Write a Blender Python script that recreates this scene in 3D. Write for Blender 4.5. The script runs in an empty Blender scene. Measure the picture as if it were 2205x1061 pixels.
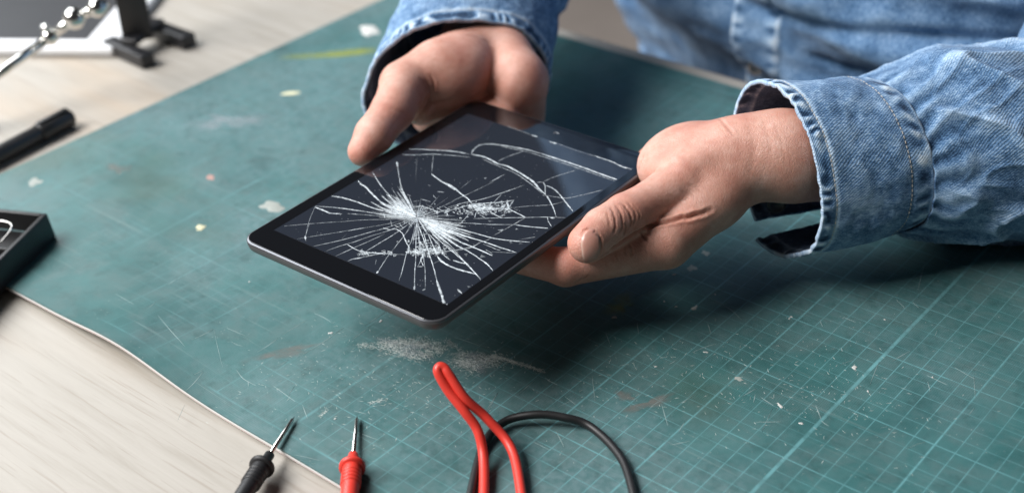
import bpy, bmesh, math, random
import numpy as np
from mathutils import Vector, Matrix, noise as mnoise
from mathutils.bvhtree import BVHTree

random.seed(7)
rng = np.random.default_rng(11)
scene = bpy.context.scene
U = 0.01                                   # the script works in centimetres

# ------------------------------------------------------------------ camera
RC = np.array([[0.762215, 0.645887, -0.043102],
               [0.305651, -0.417796, -0.855584],
               [-0.570618, 0.638965, -0.515866]])   # rows: right, down, forward
CC = np.array([32.8907, -45.5425, 43.3453])
FPX, PPX, PPY, IW, IH = 3000.0, 1047.0, 471.0, 2205.0, 1061.0
cam = bpy.data.cameras.new('camera')
camo = bpy.data.objects.new('camera', cam)
scene.collection.objects.link(camo)
M = Matrix(((RC[0][0], -RC[1][0], -RC[2][0], CC[0] * U),
            (RC[0][1], -RC[1][1], -RC[2][1], CC[1] * U),
            (RC[0][2], -RC[1][2], -RC[2][2], CC[2] * U),
            (0, 0, 0, 1)))
camo.matrix_world = M
cam.sensor_width = 36.0
cam.lens = FPX * 36.0 / IW
cam.shift_x = (IW / 2 - PPX) / IW
cam.shift_y = -(IH / 2 - PPY) / IW
cam.clip_start, cam.clip_end = 0.01, 50.0
cam.dof.use_dof = True
cam.dof.focus_distance = 0.700
cam.dof.aperture_fstop = 5.0
cam.dof.aperture_blades = 9
scene.camera = camo

# ------------------------------------------------------------------ world, lamps, exposure
world = bpy.data.worlds.new('World')
scene.world = world
world.use_nodes = True
world.node_tree.nodes['Background'].inputs[0].default_value = (0.96, 0.98, 1.0, 1)
world.node_tree.nodes['Background'].inputs[1].default_value = 0.032


def area_lamp(name, loc, target, sx, sy, power, col):
    l = bpy.data.lights.new(name, 'AREA')
    l.shape, l.size, l.size_y, l.energy, l.color = 'RECTANGLE', sx, sy, power, col
    o = bpy.data.objects.new(name, l)
    o.location = loc
    o.rotation_euler = (Vector(target) - Vector(loc)).to_track_quat('-Z', 'Y').to_euler()
    scene.collection.objects.link(o)
    return o


# the room's main window, ahead of the table and to the left
area_lamp('window_light', (-1.60, -1.65, 2.35), (-0.08, 0.05, 0.0), 1.7, 1.5, 186, (1.0, 0.985, 0.97))
# a second window along the left wall
area_lamp('side_window_light', (-1.62, 0.0, 1.18), (-0.1, 0.02, 0.0), 1.4, 1.25, 40, (0.93, 0.97, 1.0))

scene.view_settings.view_transform = 'Standard'
scene.view_settings.look = 'None'
scene.view_settings.exposure = 0.0
scene.view_settings.gamma = 1.0
scene.render.engine = 'CYCLES'
scene.cycles.use_denoising = True
scene.cycles.max_bounces = 8
scene.cycles.transparent_max_bounces = 16


# ------------------------------------------------------------------ helpers
def ray(px, py):
    return RC.T @ np.array([(px - PPX) / FPX, (py - PPY) / FPX, 1.0])


def at(px, py, depth):
    return CC + depth * ray(px, py)


def atz(px, py, z):
    d = ray(px, py)
    return CC + (z - CC[2]) / d[2] * d


def atp(px, py, p0, n):
    d = ray(px, py)
    return CC + ((np.array(p0) - CC) @ n) / (d @ n) * d


def topx(X):
    Y = (np.asarray(X) - CC) @ RC.T
    return np.stack([FPX * Y[..., 0] / Y[..., 2] + PPX, FPX * Y[..., 1] / Y[..., 2] + PPY, Y[..., 2]], -1)


def obj(name, verts, faces, mat, parent=None, smooth=True, uvs=None, attr=None):
    me = bpy.data.meshes.new(name)
    v = np.asarray(verts, float) * U
    me.from_pydata(v.tolist(), [], [tuple(int(i) for i in f) for f in faces])
    if smooth:
        me.polygons.foreach_set('use_smooth', [True] * len(me.polygons))
    if uvs is not None:
        lay = me.uv_layers.new(name='UVMap')
        li = np.empty(len(me.loops), np.int32)
        me.loops.foreach_get('vertex_index', li)
        lay.data.foreach_set('uv', np.asarray(uvs, np.float32)[li].ravel())
    for k, a in (attr or {}).items():
        at_ = me.attributes.new(k, 'FLOAT', 'POINT')
        at_.data.foreach_set('value', np.asarray(a, np.float32))
    me.materials.append(mat)
    o = bpy.data.objects.new(name, me)
    scene.collection.objects.link(o)
    if parent is not None:
        o.parent = parent
    return o


def bm_obj(name, bm, mat, parent=None, smooth=False):
    me = bpy.data.meshes.new(name)
    bmesh.ops.scale(bm, vec=(U, U, U), verts=bm.verts)
    bm.normal_update()
    bm.to_mesh(me)
    bm.free()
    if smooth:
        me.polygons.foreach_set('use_smooth', [True] * len(me.polygons))
    me.materials.append(mat)
    o = bpy.data.objects.new(name, me)
    scene.collection.objects.link(o)
    if parent is not None:
        o.parent = parent
    return o


def empty(name, loc=(0, 0, 0)):
    o = bpy.data.objects.new(name, None)
    o.empty_display_size = 0.02
    scene.collection.objects.link(o)
    return o


def tag(o, label=None, cat=None, group=None, kind=None):
    if label: o['label'] = label
    if cat: o['category'] = cat
    if group: o['group'] = group
    if kind: o['kind'] = kind
    return o


def frame_of(d):
    d = np.asarray(d, float); d = d / np.linalg.norm(d)
    a = np.array([0, 0, 1.0]) if abs(d[2]) < 0.9 else np.array([1.0, 0, 0])
    x = np.cross(a, d); x /= np.linalg.norm(x)
    return x, np.cross(d, x), d


def catmull(pts, n, closed=False):
    P = np.asarray(pts, float)
    m = len(P)
    out = []
    segs = m if closed else m - 1
    for i in range(segs):
        if closed:
            a, b, c, d = P[(i - 1) % m], P[i], P[(i + 1) % m], P[(i + 2) % m]
        else:
            a, b, c, d = P[max(i - 1, 0)], P[i], P[i + 1], P[min(i + 2, m - 1)]
        for t in np.arange(n) / n:
            out.append(0.5 * (2 * b + (c - a) * t + (2 * a - 5 * b + 4 * c - d) * t * t + (3 * b - a - 3 * c + d) * t ** 3))
    if not closed:
        out.append(P[-1])
    return np.array(out)


def tube(path, radii, sides=14, cap=True):
    P = np.asarray(path, float)
    n = len(P)
    r = np.full(n, radii) if np.isscalar(radii) else np.asarray(radii, float)
    T = np.gradient(P, axis=0)
    T /= np.linalg.norm(T, axis=1)[:, None]
    x, y, _ = frame_of(T[0])
    V, F = [], []
    for i in range(n):
        x = x - T[i] * (x @ T[i]); x /= np.linalg.norm(x)
        y = np.cross(T[i], x)
        for k in range(sides):
            a = 2 * math.pi * k / sides
            V.append(P[i] + r[i] * (math.cos(a) * x + math.sin(a) * y))
    for i in range(n - 1):
        for k in range(sides):
            k2 = (k + 1) % sides
            F.append((i * sides + k, i * sides + k2, (i + 1) * sides + k2, (i + 1) * sides + k))
    if cap:
        F.append(tuple(range(sides))[::-1])
        F.append(tuple((n - 1) * sides + k for k in range(sides)))
    return np.array(V), F


def box(p, x, y, z, sx, sy, sz):
    """box with centre p, axes x y z, full sizes"""
    V = [np.array(p) + np.array(x) * sx * a / 2 + np.array(y) * sy * b / 2 + np.array(z) * sz * c / 2
         for a in (-1, 1) for b in (-1, 1) for c in (-1, 1)]
    F = [(0, 1, 3, 2), (4, 6, 7, 5), (0, 4, 5, 1), (2, 3, 7, 6), (0, 2, 6, 4), (1, 5, 7, 3)]
    return np.array(V), F


def bevel(o, w, seg=3):
    m = o.modifiers.new('bevel', 'BEVEL')
    m.width, m.segments, m.limit_method = w * U, seg, 'ANGLE'
    m.angle_limit = math.radians(30)
    m.harden_normals = False
    o.data.polygons.foreach_set('use_smooth', [True] * len(o.data.polygons))
    return o


# ------------------------------------------------------------------ node helpers
class NT:
    def __init__(self, name):
        self.m = bpy.data.materials.new(name)
        self.m.use_nodes = True
        self.t = self.m.node_tree
        self.b = self.t.nodes['Principled BSDF']
        self.out = self.t.nodes['Material Output']

    def n(self, kind, **kw):
        nd = self.t.nodes.new(kind)
        for k, v in kw.items():
            setattr(nd, k, v)
        return nd

    def link(self, a, b):
        self.t.links.new(a, b)

    def put(self, sock, v):
        if hasattr(v, 'links'):
            self.link(v, sock)
        elif isinstance(v, (tuple, list)) and len(v) == 3 and sock.type == 'RGBA':
            sock.default_value = (*v, 1)
        else:
            sock.default_value = v

    def math(self, op, a, b=None, c=None, clamp=False):
        nd = self.n('ShaderNodeMath', operation=op, use_clamp=clamp)
        self.put(nd.inputs[0], a)
        if b is not None: self.put(nd.inputs[1], b)
        if c is not None: self.put(nd.inputs[2], c)
        return nd.outputs[0]

    def mix(self, fac, a, b, blend='MIX'):
        nd = self.n('ShaderNodeMix', data_type='RGBA', blend_type=blend)
        self.put(nd.inputs[0], fac)
        self.put(nd.inputs[6], a)
        self.put(nd.inputs[7], b)
        return nd.outputs[2]

    def ramp(self, fac, stops):
        nd = self.n('ShaderNodeValToRGB')
        e = nd.color_ramp.elements
        while len(e) < len(stops):
            e.new(0.5)
        for el, (p, c) in zip(e, stops):
            el.position = p
            el.color = (*c, 1) if len(c) == 3 else c
        self.put(nd.inputs[0], fac)
        return nd.outputs[0]

    def smooth(self, v, lo, hi):
        nd = self.n('ShaderNodeMapRange', interpolation_type='SMOOTHSTEP', clamp=True)
        self.put(nd.inputs[0], v)
        nd.inputs[1].default_value, nd.inputs[2].default_value = lo, hi
        return nd.outputs[0]

    def coord(self, kind='Object', scale=(1, 1, 1), loc=(0, 0, 0), rot=(0, 0, 0)):
        tc = self.n('ShaderNodeTexCoord')
        mp = self.n('ShaderNodeMapping')
        mp.inputs['Scale'].default_value = scale
        mp.inputs['Location'].default_value = loc
        mp.inputs['Rotation'].default_value = rot
        self.link(tc.outputs[kind], mp.inputs[0])
        return mp.outputs[0]

    def noise(self, vec, scale, detail=4, rough=0.55, dist=0.0):
        nd = self.n('ShaderNodeTexNoise')
        self.link(vec, nd.inputs['Vector'])
        nd.inputs['Scale'].default_value = scale
        nd.inputs['Detail'].default_value = detail
        nd.inputs['Roughness'].default_value = rough
        nd.inputs['Distortion'].default_value = dist
        return nd.outputs['Fac']

    def voro(self, vec, scale, feature='F1', out='Distance', rnd=1.0):
        nd = self.n('ShaderNodeTexVoronoi', feature=feature)
        self.link(vec, nd.inputs['Vector'])
        nd.inputs['Scale'].default_value = scale
        nd.inputs['Randomness'].default_value = rnd
        return nd.outputs[out]

    def bump(self, h, strength=0.3, dist=0.001, prev=None):
        nd = self.n('ShaderNodeBump')
        nd.inputs['Strength'].default_value = strength
        nd.inputs['Distance'].default_value = dist
        self.put(nd.inputs['Height'], h)
        if prev is not None:
            self.link(prev, nd.inputs['Normal'])
        return nd.outputs[0]

    def attr(self, name):
        return self.n('ShaderNodeAttribute', attribute_name=name).outputs['Fac']

    def set(self, **kw):
        names = dict(color='Base Color', rough='Roughness', metal='Metallic', normal='Normal', ior='IOR',
                     spec='Specular IOR Level', coat='Coat Weight', coat_rough='Coat Roughness', alpha='Alpha',
                     sss='Subsurface Weight', sss_scale='Subsurface Scale', trans='Transmission Weight',
                     sheen='Sheen Weight', sheen_rough='Sheen Roughness', emis='Emission Strength')
        for k, v in kw.items():
            self.put(self.b.inputs[names[k]], v)
        return self


def plain(name, col, rough=0.5, metal=0.0, var=0.06, scale=30, bump=0.0):
    """a plain finish with a little uneven tone and wear"""
    t = NT(name)
    v = t.coord('Object')
    n = t.noise(v, scale, 6)
    c = t.mix(n, tuple(x * (1 - var * 2) for x in col), tuple(min(1, x * (1 + var * 2)) for x in col))
    t.set(color=c, metal=metal, rough=t.math('MULTIPLY_ADD', n, 0.2, rough - 0.1))
    if bump:
        t.set(normal=t.bump(t.noise(v, scale * 30, 3), bump, 0.0005))
    return t.m


# ------------------------------------------------------------------ materials
def mat_wood():
    t = NT('pale_wood')
    v = t.coord('Object', rot=(0, 0, math.radians(-7)))
    big = t.noise(t.coord('Object', scale=(2.2, 9, 2.2), rot=(0, 0, math.radians(-7))), 1.0, 3)
    st = t.coord('Object', scale=(11, 150, 11), rot=(0, 0, math.radians(-7)))
    grain = t.noise(st, 1.0, 6, 0.65, 0.4)
    fine = t.noise(t.coord('Object', scale=(40, 900, 40), rot=(0, 0, math.radians(-7))), 1.0, 3)
    pores = t.smooth(t.noise(t.coord('Object', scale=(14, 420, 14), rot=(0, 0, math.radians(-7))), 1.0, 3), 0.58, 0.68)
    c = t.ramp(grain, [(0.25, (0.31, 0.282, 0.242)), (0.5, (0.37, 0.343, 0.305)), (0.8, (0.405, 0.378, 0.34))])
    c = t.mix(t.smooth(big, 0.5, 0.75), c, (0.40, 0.315, 0.235))
    c = t.mix(t.math('MULTIPLY', pores, 0.42), c, (0.25, 0.21, 0.17))
    h = t.math('ADD', grain, t.math('MULTIPLY', fine, 0.4))
    t.set(color=c, rough=t.math('MULTIPLY_ADD', grain, 0.2, 0.42), normal=t.bump(h, 0.12, 0.001), spec=0.4)
    return t.m


def mat_mat():
    t = NT('cutting_mat_green')
    v = t.coord('Object')
    sx = t.n('ShaderNodeSeparateXYZ')
    uv = t.coord('UV')
    t.link(uv, sx.inputs[0])
    X, Y = sx.outputs[0], sx.outputs[1]           # centimetres on the printed grid

    def lines(c, pitch, off, w):
        f = t.math('FRACT', t.math('DIVIDE', t.math('ADD', c, 1000 * pitch - off), pitch))
        d = t.math('MULTIPLY', t.math('MINIMUM', f, t.math('SUBTRACT', 1.0, f)), pitch)
        return t.math('SUBTRACT', 1.0, t.smooth(d, w * 0.45, w * 0.75))

    inX = t.math('MULTIPLY', t.smooth(X, -43.05, -42.98), t.math('SUBTRACT', 1.0, t.smooth(X, 27.0, 27.1)))
    inY = t.math('MULTIPLY', t.smooth(Y, -13.05, -12.98), t.math('SUBTRACT', 1.0, t.smooth(Y, 30.98, 31.05)))
    inside = t.math('MULTIPLY', inX, inY)
    fine = t.math('MAXIMUM', lines(X, 1, 0, 0.05), lines(Y, 1, 0, 0.036))
    bold = t.math('MAXIMUM', lines(X, 5, 0, 0.085), lines(Y, 5, 0, 0.065))
    heavy = lines(X, 20, 10, 0.15)
    border = t.math('MAXIMUM', lines(Y, 44, -13, 0.11), lines(X, 70, -43, 0.11))
    grid = t.math('MAXIMUM', t.math('MULTIPLY', fine, 0.62), t.math('MAXIMUM', t.math('MULTIPLY', bold, 0.9), heavy))
    grid = t.math('MAXIMUM', t.math('MULTIPLY', grid, inside), t.math('MULTIPLY', border, 0.8))
    # print rubbed away in patches, more toward the worn left half
    wearn = t.noise(v, 9, 5, 0.6)
    wpos = t.smooth(X, -20.0, 2.0)
    wear = t.math('MULTIPLY_ADD', wpos, 0.55, t.math('MULTIPLY', t.smooth(wearn, 0.40, 0.64), 0.45))
    wear = t.math('MULTIPLY', wear, t.math('MULTIPLY_ADD', t.smooth(t.noise(v, 120, 5), 0.36, 0.56), 0.5, 0.5))
    grid = t.math('MULTIPLY', grid, wear)
    # vinyl base
    n1 = t.noise(v, 4.5, 6, 0.6, 0.3)
    n2 = t.noise(v, 22, 6, 0.62, 0.4)
    n3 = t.noise(v, 220, 4, 0.6)
    base = t.ramp(n2, [(0.25, (0.020, 0.082, 0.082)), (0.55, (0.044, 0.138, 0.138)), (0.8, (0.068, 0.182, 0.18))])
    # grey rubbed film of old scratches
    film = t.math('MULTIPLY', t.smooth(n1, 0.36, 0.62), t.math('MULTIPLY_ADD', t.smooth(n3, 0.3, 0.7), 0.6, 0.4))
    base = t.mix(t.math('MULTIPLY', film, 0.78), base, (0.135, 0.215, 0.23))
    mo = t.smooth(t.noise(t.coord('Object', loc=(2, 7, 0)), 34, 7, 0.68, 0.6), 0.42, 0.68)
    base = t.mix(t.math('MULTIPLY', mo, 0.5), base, (0.095, 0.15, 0.15))
    mo2 = t.smooth(t.noise(t.coord('Object', loc=(5, 3, 0)), 75, 6, 0.7), 0.5, 0.7)
    base = t.mix(t.math('MULTIPLY', mo2, 0.42), base, (0.022, 0.06, 0.058))
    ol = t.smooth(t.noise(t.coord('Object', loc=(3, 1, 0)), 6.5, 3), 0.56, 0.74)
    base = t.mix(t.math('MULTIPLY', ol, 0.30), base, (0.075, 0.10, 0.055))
    dk = t.smooth(t.noise(t.coord('Object', loc=(7, 5, 0)), 14, 4, 0.6), 0.62, 0.75)
    base = t.mix(t.math('MULTIPLY', dk, 0.6), base, (0.022, 0.042, 0.042))
    # hairline knife scratches in several directions
    scr = None
    for k, (ang, s) in enumerate(((18, 1.0), (-34, 1.3), (62, 0.9), (-71, 1.1))):
        vv = t.coord('Object', scale=(7 * s, 330 * s, 1), rot=(0, 0, math.radians(ang)), loc=(k * 3.1, k, 0))
        sn = t.smooth(t.noise(vv, 1.0, 2, 0.5), 0.655, 0.72)
        scr = sn if scr is None else t.math('MAXIMUM', scr, sn)
    scr = t.math('MULTIPLY', scr, t.smooth(t.noise(t.coord('Object', loc=(1, 9, 0)), 16, 3), 0.38, 0.62))
    base = t.mix(t.math('MULTIPLY', scr, 0.16), base, (0.26, 0.34, 0.33))
    # pale specks and dust
    vd = t.voro(v, 330, 'F1')
    sp = t.math('MULTIPLY', t.math('SUBTRACT', 1.0, t.smooth(vd, 0.05, 0.12)), t.smooth(t.noise(v, 41, 2), 0.53, 0.6))
    base = t.mix(t.math('MULTIPLY', sp, 0.55), base, (0.42, 0.48, 0.46))
    c = t.mix(t.math('MULTIPLY', grid, 0.9), base, (0.15, 0.36, 0.385))
    # embossed dots of the vinyl at 1 mm pitch
    fx = t.math('FRACT', t.math('MULTIPLY', X, 10.0))
    fy = t.math('FRACT', t.math('MULTIPLY', Y, 10.0))
    dd = t.math('ADD', t.math('POWER', t.math('SUBTRACT', fx, 0.5), 2.0), t.math('POWER', t.math('SUBTRACT', fy, 0.5), 2.0))
    dots = t.math('SUBTRACT', 1.0, t.smooth(dd, 0.03, 0.09))
    c = t.mix(t.math('MULTIPLY', dots, 0.30), c, (0.008, 0.03, 0.032))
    h = t.math('ADD', t.math('MULTIPLY', dots, -0.6), t.math('ADD', t.math('MULTIPLY', n3, 0.6), t.math('MULTIPLY', scr, -0.5)))
    rough = t.math('MULTIPLY_ADD', film, 0.14, t.math('MULTIPLY_ADD', n2, 0.14, 0.36))
    t.set(color=c, rough=rough, normal=t.bump(h, 0.25, 0.0004), spec=0.4)
    return t.m


def mat_skin():
    t = NT('skin')
    v = t.coord('Object')
    n1 = t.noise(v, 60, 6, 0.62)
    n2 = t.noise(v, 330, 5, 0.65)
    red = t.attr('red')
    c = t.ramp(n1, [(0.28, (0.455, 0.195, 0.145)), (0.5, (0.555, 0.295, 0.228)), (0.72, (0.645, 0.40, 0.33))])
    c = t.mix(t.math('MULTIPLY', red, 0.6), c, (0.60, 0.215, 0.155))
    c = t.mix(t.math('MULTIPLY', t.smooth(n2, 0.42, 0.72), 0.30), c, (0.45, 0.21, 0.145))
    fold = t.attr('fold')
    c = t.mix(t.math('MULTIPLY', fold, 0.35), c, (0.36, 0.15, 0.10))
    # skin relief: cells, pores and fine lines
    cell = t.voro(t.coord('Object', scale=(1, 1, 1)), 900, 'DISTANCE_TO_EDGE')
    cell2 = t.voro(t.coord('Object', scale=(1.0, 1.6, 1.0), rot=(0.4, 0.3, 0.7)), 520, 'DISTANCE_TO_EDGE')
    hh = t.math('ADD', t.smooth(cell, 0.0, 0.14), t.math('MULTIPLY', t.smooth(cell2, 0.0, 0.12), 1.1))
    lin = t.noise(t.coord('Object', scale=(900, 160, 300), rot=(0.3, 0.2, 0.75)), 1.0, 3, 0.6)
    hh = t.math('ADD', hh, t.math('ADD', t.math('MULTIPLY', t.noise(v, 150, 6, 0.7), 3.0), t.math('MULTIPLY', lin, 0.7)))
    t.set(color=c, rough=t.math('MULTIPLY_ADD', n2, 0.22, 0.33), normal=t.bump(hh, 0.34, 0.0004),
          sss=0.22, sss_scale=0.006, spec=0.55)
    t.b.inputs['Subsurface Radius'].default_value = (1.0, 0.35, 0.2)
    return t.m


def mat_nail():
    t = NT('nail')
    uv = t.coord('UV')
    sx = t.n('ShaderNodeSeparateXYZ')
    t.link(uv, sx.inputs[0])
    tip = t.smooth(sx.outputs[0], 0.80, 0.93)
    lun = t.math('SUBTRACT', 1.0, t.smooth(sx.outputs[0], 0.05, 0.25))
    n = t.noise(t.coord('UV', scale=(3, 60, 1)), 1.0, 3)
    c = t.mix(n, (0.40, 0.195, 0.155), (0.47, 0.255, 0.205))
    c = t.mix(t.math('MULTIPLY', lun, 0.4), c, (0.56, 0.36, 0.30))
    c = t.mix(t.math('MULTIPLY', tip, 0.55), c, (0.62, 0.45, 0.37))
    t.set(color=c, rough=0.30, sss=0.15, sss_scale=0.003, normal=t.bump(n, 0.12, 0.0003))
    return t.m


def mat_denim(name, dark=(0.012, 0.038, 0.09), mid=(0.088, 0.185, 0.34), light=(0.34, 0.48, 0.655), lift=0.0):
    t = NT(name)
    uv = t.coord('UV')
    slub = t.noise(t.coord('UV', scale=(11, 3.0, 1)), 1.0, 5, 0.7)
    weft = t.noise(t.coord('UV', scale=(3, 20, 1)), 1.0, 3, 0.6)
    grain = t.noise(t.coord('UV', scale=(22, 12, 1)), 1.0, 4, 0.75)
    # twill diagonal
    tw = t.n('ShaderNodeTexWave', wave_type='BANDS', bands_direction='DIAGONAL', wave_profile='SIN')
    t.link(t.coord('UV', scale=(1, 0.7, 1)), tw.inputs['Vector'])
    tw.inputs['Scale'].default_value = 4.6
    tw.inputs['Distortion'].default_value = 1.4
    tw.inputs['Detail'].default_value = 2
    fad = t.noise(t.coord('UV', scale=(0.6, 0.32, 1)), 1.0, 4, 0.6)
    s = t.math('ADD', t.math('MULTIPLY', slub, 0.90), t.math('ADD', t.math('MULTIPLY', grain, 0.95), t.math('MULTIPLY', weft, 0.18)))
    s = t.math('ADD', s, t.math('MULTIPLY', tw.outputs['Fac'], 0.10))
    s = t.math('ADD', s, t.math('MULTIPLY_ADD', fad, 0.45, -0.76 + lift))
    s = t.math('ADD', s, t.math('MULTIPLY', t.attr('wear'), 0.55))
    c = t.ramp(s, [(0.24, dark), (0.48, mid), (0.74, light), (0.95, (0.62, 0.72, 0.82))])
    h = t.math('ADD', t.math('MULTIPLY', tw.outputs['Fac'], 0.6), t.math('ADD', grain, t.math('MULTIPLY', slub, 0.8)))
    t.set(color=c, rough=0.9, spec=0.15, normal=t.bump(h, 0.55, 0.0006), sheen=0.12, sheen_rough=0.5)
    return t.m


def mat_glass():
    t = NT('tablet_front_glass')
    v = t.coord('Object')
    sm = t.noise(t.coord('Object', scale=(1, 1.6, 1)), 35, 5, 0.6)
    t.set(color=(0.005, 0.0055, 0.007), rough=t.math('MULTIPLY_ADD', t.smooth(sm, 0.45, 0.8), 0.03, 0.02), spec=0.45)
    return t.m


def mat_display():
    t = NT('dark_display')
    v = t.coord('Object')
    sm = t.noise(t.coord('Object', scale=(1, 1.6, 1)), 30, 5, 0.6)
    dust = t.voro(v, 420, 'F1')
    sp = t.math('MULTIPLY', t.math('SUBTRACT', 1.0, t.smooth(dust, 0.05, 0.13)), t.smooth(t.noise(v, 60, 2), 0.5, 0.62))
    c = t.mix(t.math('MULTIPLY', sp, 0.5), (0.017, 0.021, 0.030), (0.5, 0.52, 0.54))
    t.set(color=c, rough=t.math('MULTIPLY_ADD', t.smooth(sm, 0.4, 0.8), 0.05, 0.03), spec=0.6)
    return t.m


def mat_crack():
    t = NT('cracked_glass_white')
    v = t.coord('Object')
    n = t.noise(v, 480, 4, 0.75)
    b = t.attr('bright')
    a = t.math('MULTIPLY', b, t.math('MULTIPLY_ADD', t.smooth(n, 0.3, 0.62), 0.75, 0.3), clamp=True)
    t.set(color=t.mix(n, (0.52, 0.60, 0.66), (0.82, 0.87, 0.90)), rough=0.28, spec=0.6, alpha=a)
    return t.m


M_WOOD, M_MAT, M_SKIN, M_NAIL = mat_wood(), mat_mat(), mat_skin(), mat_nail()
M_DENIM = mat_denim('blue_denim')
M_DENIM_T = mat_denim('blue_denim_front', lift=-0.10)
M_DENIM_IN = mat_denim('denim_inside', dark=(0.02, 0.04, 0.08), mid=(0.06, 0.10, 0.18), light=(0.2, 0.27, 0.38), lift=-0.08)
M_GLASS, M_DISP, M_CRACK = mat_glass(), mat_display(), mat_crack()
M_CORE = plain('mat_core_white', (0.72, 0.72, 0.70), 0.6)
M_REDPLY = plain('mat_red_ply', (0.45, 0.09, 0.09), 0.6)
M_SHELL = plain('dark_shell', (0.085, 0.08, 0.08), 0.42, 0.0, 0.1, 60, 0.05)
M_RIM = plain('polished_rim', (0.12, 0.123, 0.135), 0.30, 0.7)
M_BLACK = plain('black_plastic', (0.012, 0.012, 0.013), 0.42, 0.0, 0.15, 80, 0.1)
M_BLACKM = plain('black_coated_metal', (0.014, 0.014, 0.016), 0.36, 0.0, 0.15, 50, 0.05)
M_CHROME = plain('chrome', (0.72, 0.71, 0.68), 0.18, 1.0)
M_WHITEP = plain('white_plastic', (0.80, 0.81, 0.83), 0.35)
M_RED = plain('red_rubber', (0.68, 0.045, 0.03), 0.42, 0.0, 0.06, 40, 0.05)
M_CABLE = plain('black_rubber', (0.012, 0.012, 0.013), 0.5, 0.0, 0.1, 40, 0.05)
M_STEEL = plain('steel', (0.62, 0.60, 0.57), 0.24, 1.0)
M_THREAD = plain('pale_thread', (0.50, 0.47, 0.42), 0.85)
M_FLOOR = plain('floor_grey', (0.30, 0.26, 0.235), 0.6, 0, 0.08, 6)
M_PAINTW = plain('dry_white_paint', (0.52, 0.52, 0.50), 0.7, 0, 0.1, 200, 0.3)
M_PAINTG = plain('grey_glue', (0.30, 0.325, 0.30), 0.6, 0, 0.15, 150, 0.3)
def film(name, col, amount, scale=90):
    t = NT(name)
    v = t.coord('Object')
    t.set(color=col, rough=0.55, alpha=t.math('MULTIPLY', t.math('MULTIPLY', t.smooth(t.noise(v, scale, 6, 0.7), 0.25, 0.7), amount), t.smooth(t.attr('edge'), 0.0, 0.6)))
    return t.m


M_FILMG = film('grey_film', (0.36, 0.40, 0.43), 0.5)
M_FILMY = film('yellow_green_film', (0.33, 0.37, 0.05), 0.75, 25)
M_FILMB = film('brown_film', (0.22, 0.19, 0.17), 0.5, 60)
M_FILMC = plain('cut_vinyl', (0.22, 0.30, 0.30), 0.7, 0, 0.15, 300)
M_SCUFF = plain('chalky_vinyl', (0.52, 0.57, 0.54), 0.8, 0, 0.1, 300)
M_PAINTC = plain('cream_tape', (0.56, 0.54, 0.36), 0.7, 0, 0.1, 150)
M_PAINTR = plain('dull_red_stain', (0.36, 0.22, 0.19), 0.7, 0, 0.1, 150)


# ------------------------------------------------------------------ floor and table
def slab(name, x0, x1, y0, y1, z0, z1, mat, parent=None, bev=0.15):
    V, F = box(((x0 + x1) / 2, (y0 + y1) / 2, (z0 + z1) / 2), (1, 0, 0), (0, 1, 0), (0, 0, 1), x1 - x0, y1 - y0, z1 - z0)
    o = obj(name, V, F, mat, parent, smooth=False)
    if bev:
        bevel(o, bev)
    return o


fl = slab('floor', -500, 400, -400, 600, -80, -75, M_FLOOR, bev=0)
tag(fl, kind='structure')
TABLE_EDGE = 33.9
table = empty('work_table')
tag(table, 'pale wooden work table under the green mat', 'table')
slab('table_top', -130, 70, -60, TABLE_EDGE, -3.4, -0.32, M_WOOD, table, 0.12)
for lx in (-122, 62):
    for ly in (-52, 26):
        slab('leg', lx - 3, lx + 3, ly - 3, ly + 3, -75, -3.45, M_WOOD, table, 0.2)

# ------------------------------------------------------------------ cutting mat: wavy sheet with a white core
MX0, MX1, MY0, MY1 = -44.6, 29.0, -14.0, 32.2


def mat_lift(x, y):
    """the near edge of the mat waves up off the table"""
    e = np.clip((-(y) - 4.0) / 10.0, 0, 1) ** 2
    w = 0.85 * np.exp(-((x + 22.0) / 5.2) ** 2) + 0.28 * np.exp(-((x + 30.0) / 4.0) ** 2) + 0.12 * np.exp(-((x + 8) / 6.0) ** 2)
    return e * w


mat = empty('cutting_mat')
tag(mat, 'worn green cutting mat with pale printed grid covering the table', 'cutting mat')


def sheet(name, z0, z1, inset, m):
    nx, ny = 180, 110
    xs = np.linspace(MX0 + inset, MX1 - inset, nx)
    ys = MY0 + inset + (MY1 - MY0 - 2 * inset) * np.linspace(0, 1, ny) ** 1.35
    X, Y = np.meshgrid(xs, ys, indexing='ij')
    L = mat_lift(X, Y)
    top = np.stack([X, Y, L + z1], -1).reshape(-1, 3)
    bot = np.stack([X, Y, L + z0], -1).reshape(-1, 3)
    V = np.vstack([top, bot])
    uv = np.vstack([top[:, :2], bot[:, :2]])
    F = []
    N = nx * ny
    idx = lambda i, j: i * ny + j
    for i in range(nx - 1):
        for j in range(ny - 1):
            a, b, c, d = idx(i, j), idx(i + 1, j), idx(i + 1, j + 1), idx(i, j + 1)
            F.append((a, b, c, d))
            F.append((a + N, d + N, c + N, b + N))
    for i in range(nx - 1):
        a, b = idx(i, 0), idx(i + 1, 0)
        F.append((a, a + N, b + N, b))
        a, b = idx(i, ny - 1), idx(i + 1, ny - 1)
        F.append((a, b, b + N, a + N))
    for j in range(ny - 1):
        a, b = idx(0, j), idx(0, j + 1)
        F.append((a, b, b + N, a + N))
        a, b = idx(nx - 1, j), idx(nx - 1, j + 1)
        F.append((a, a + N, b + N, b))
    o = obj(name, V, F, m, mat, smooth=True, uvs=uv)
    mm = o.modifiers.new('split', 'EDGE_SPLIT')
    mm.split_angle = math.radians(40)
    return o


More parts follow.
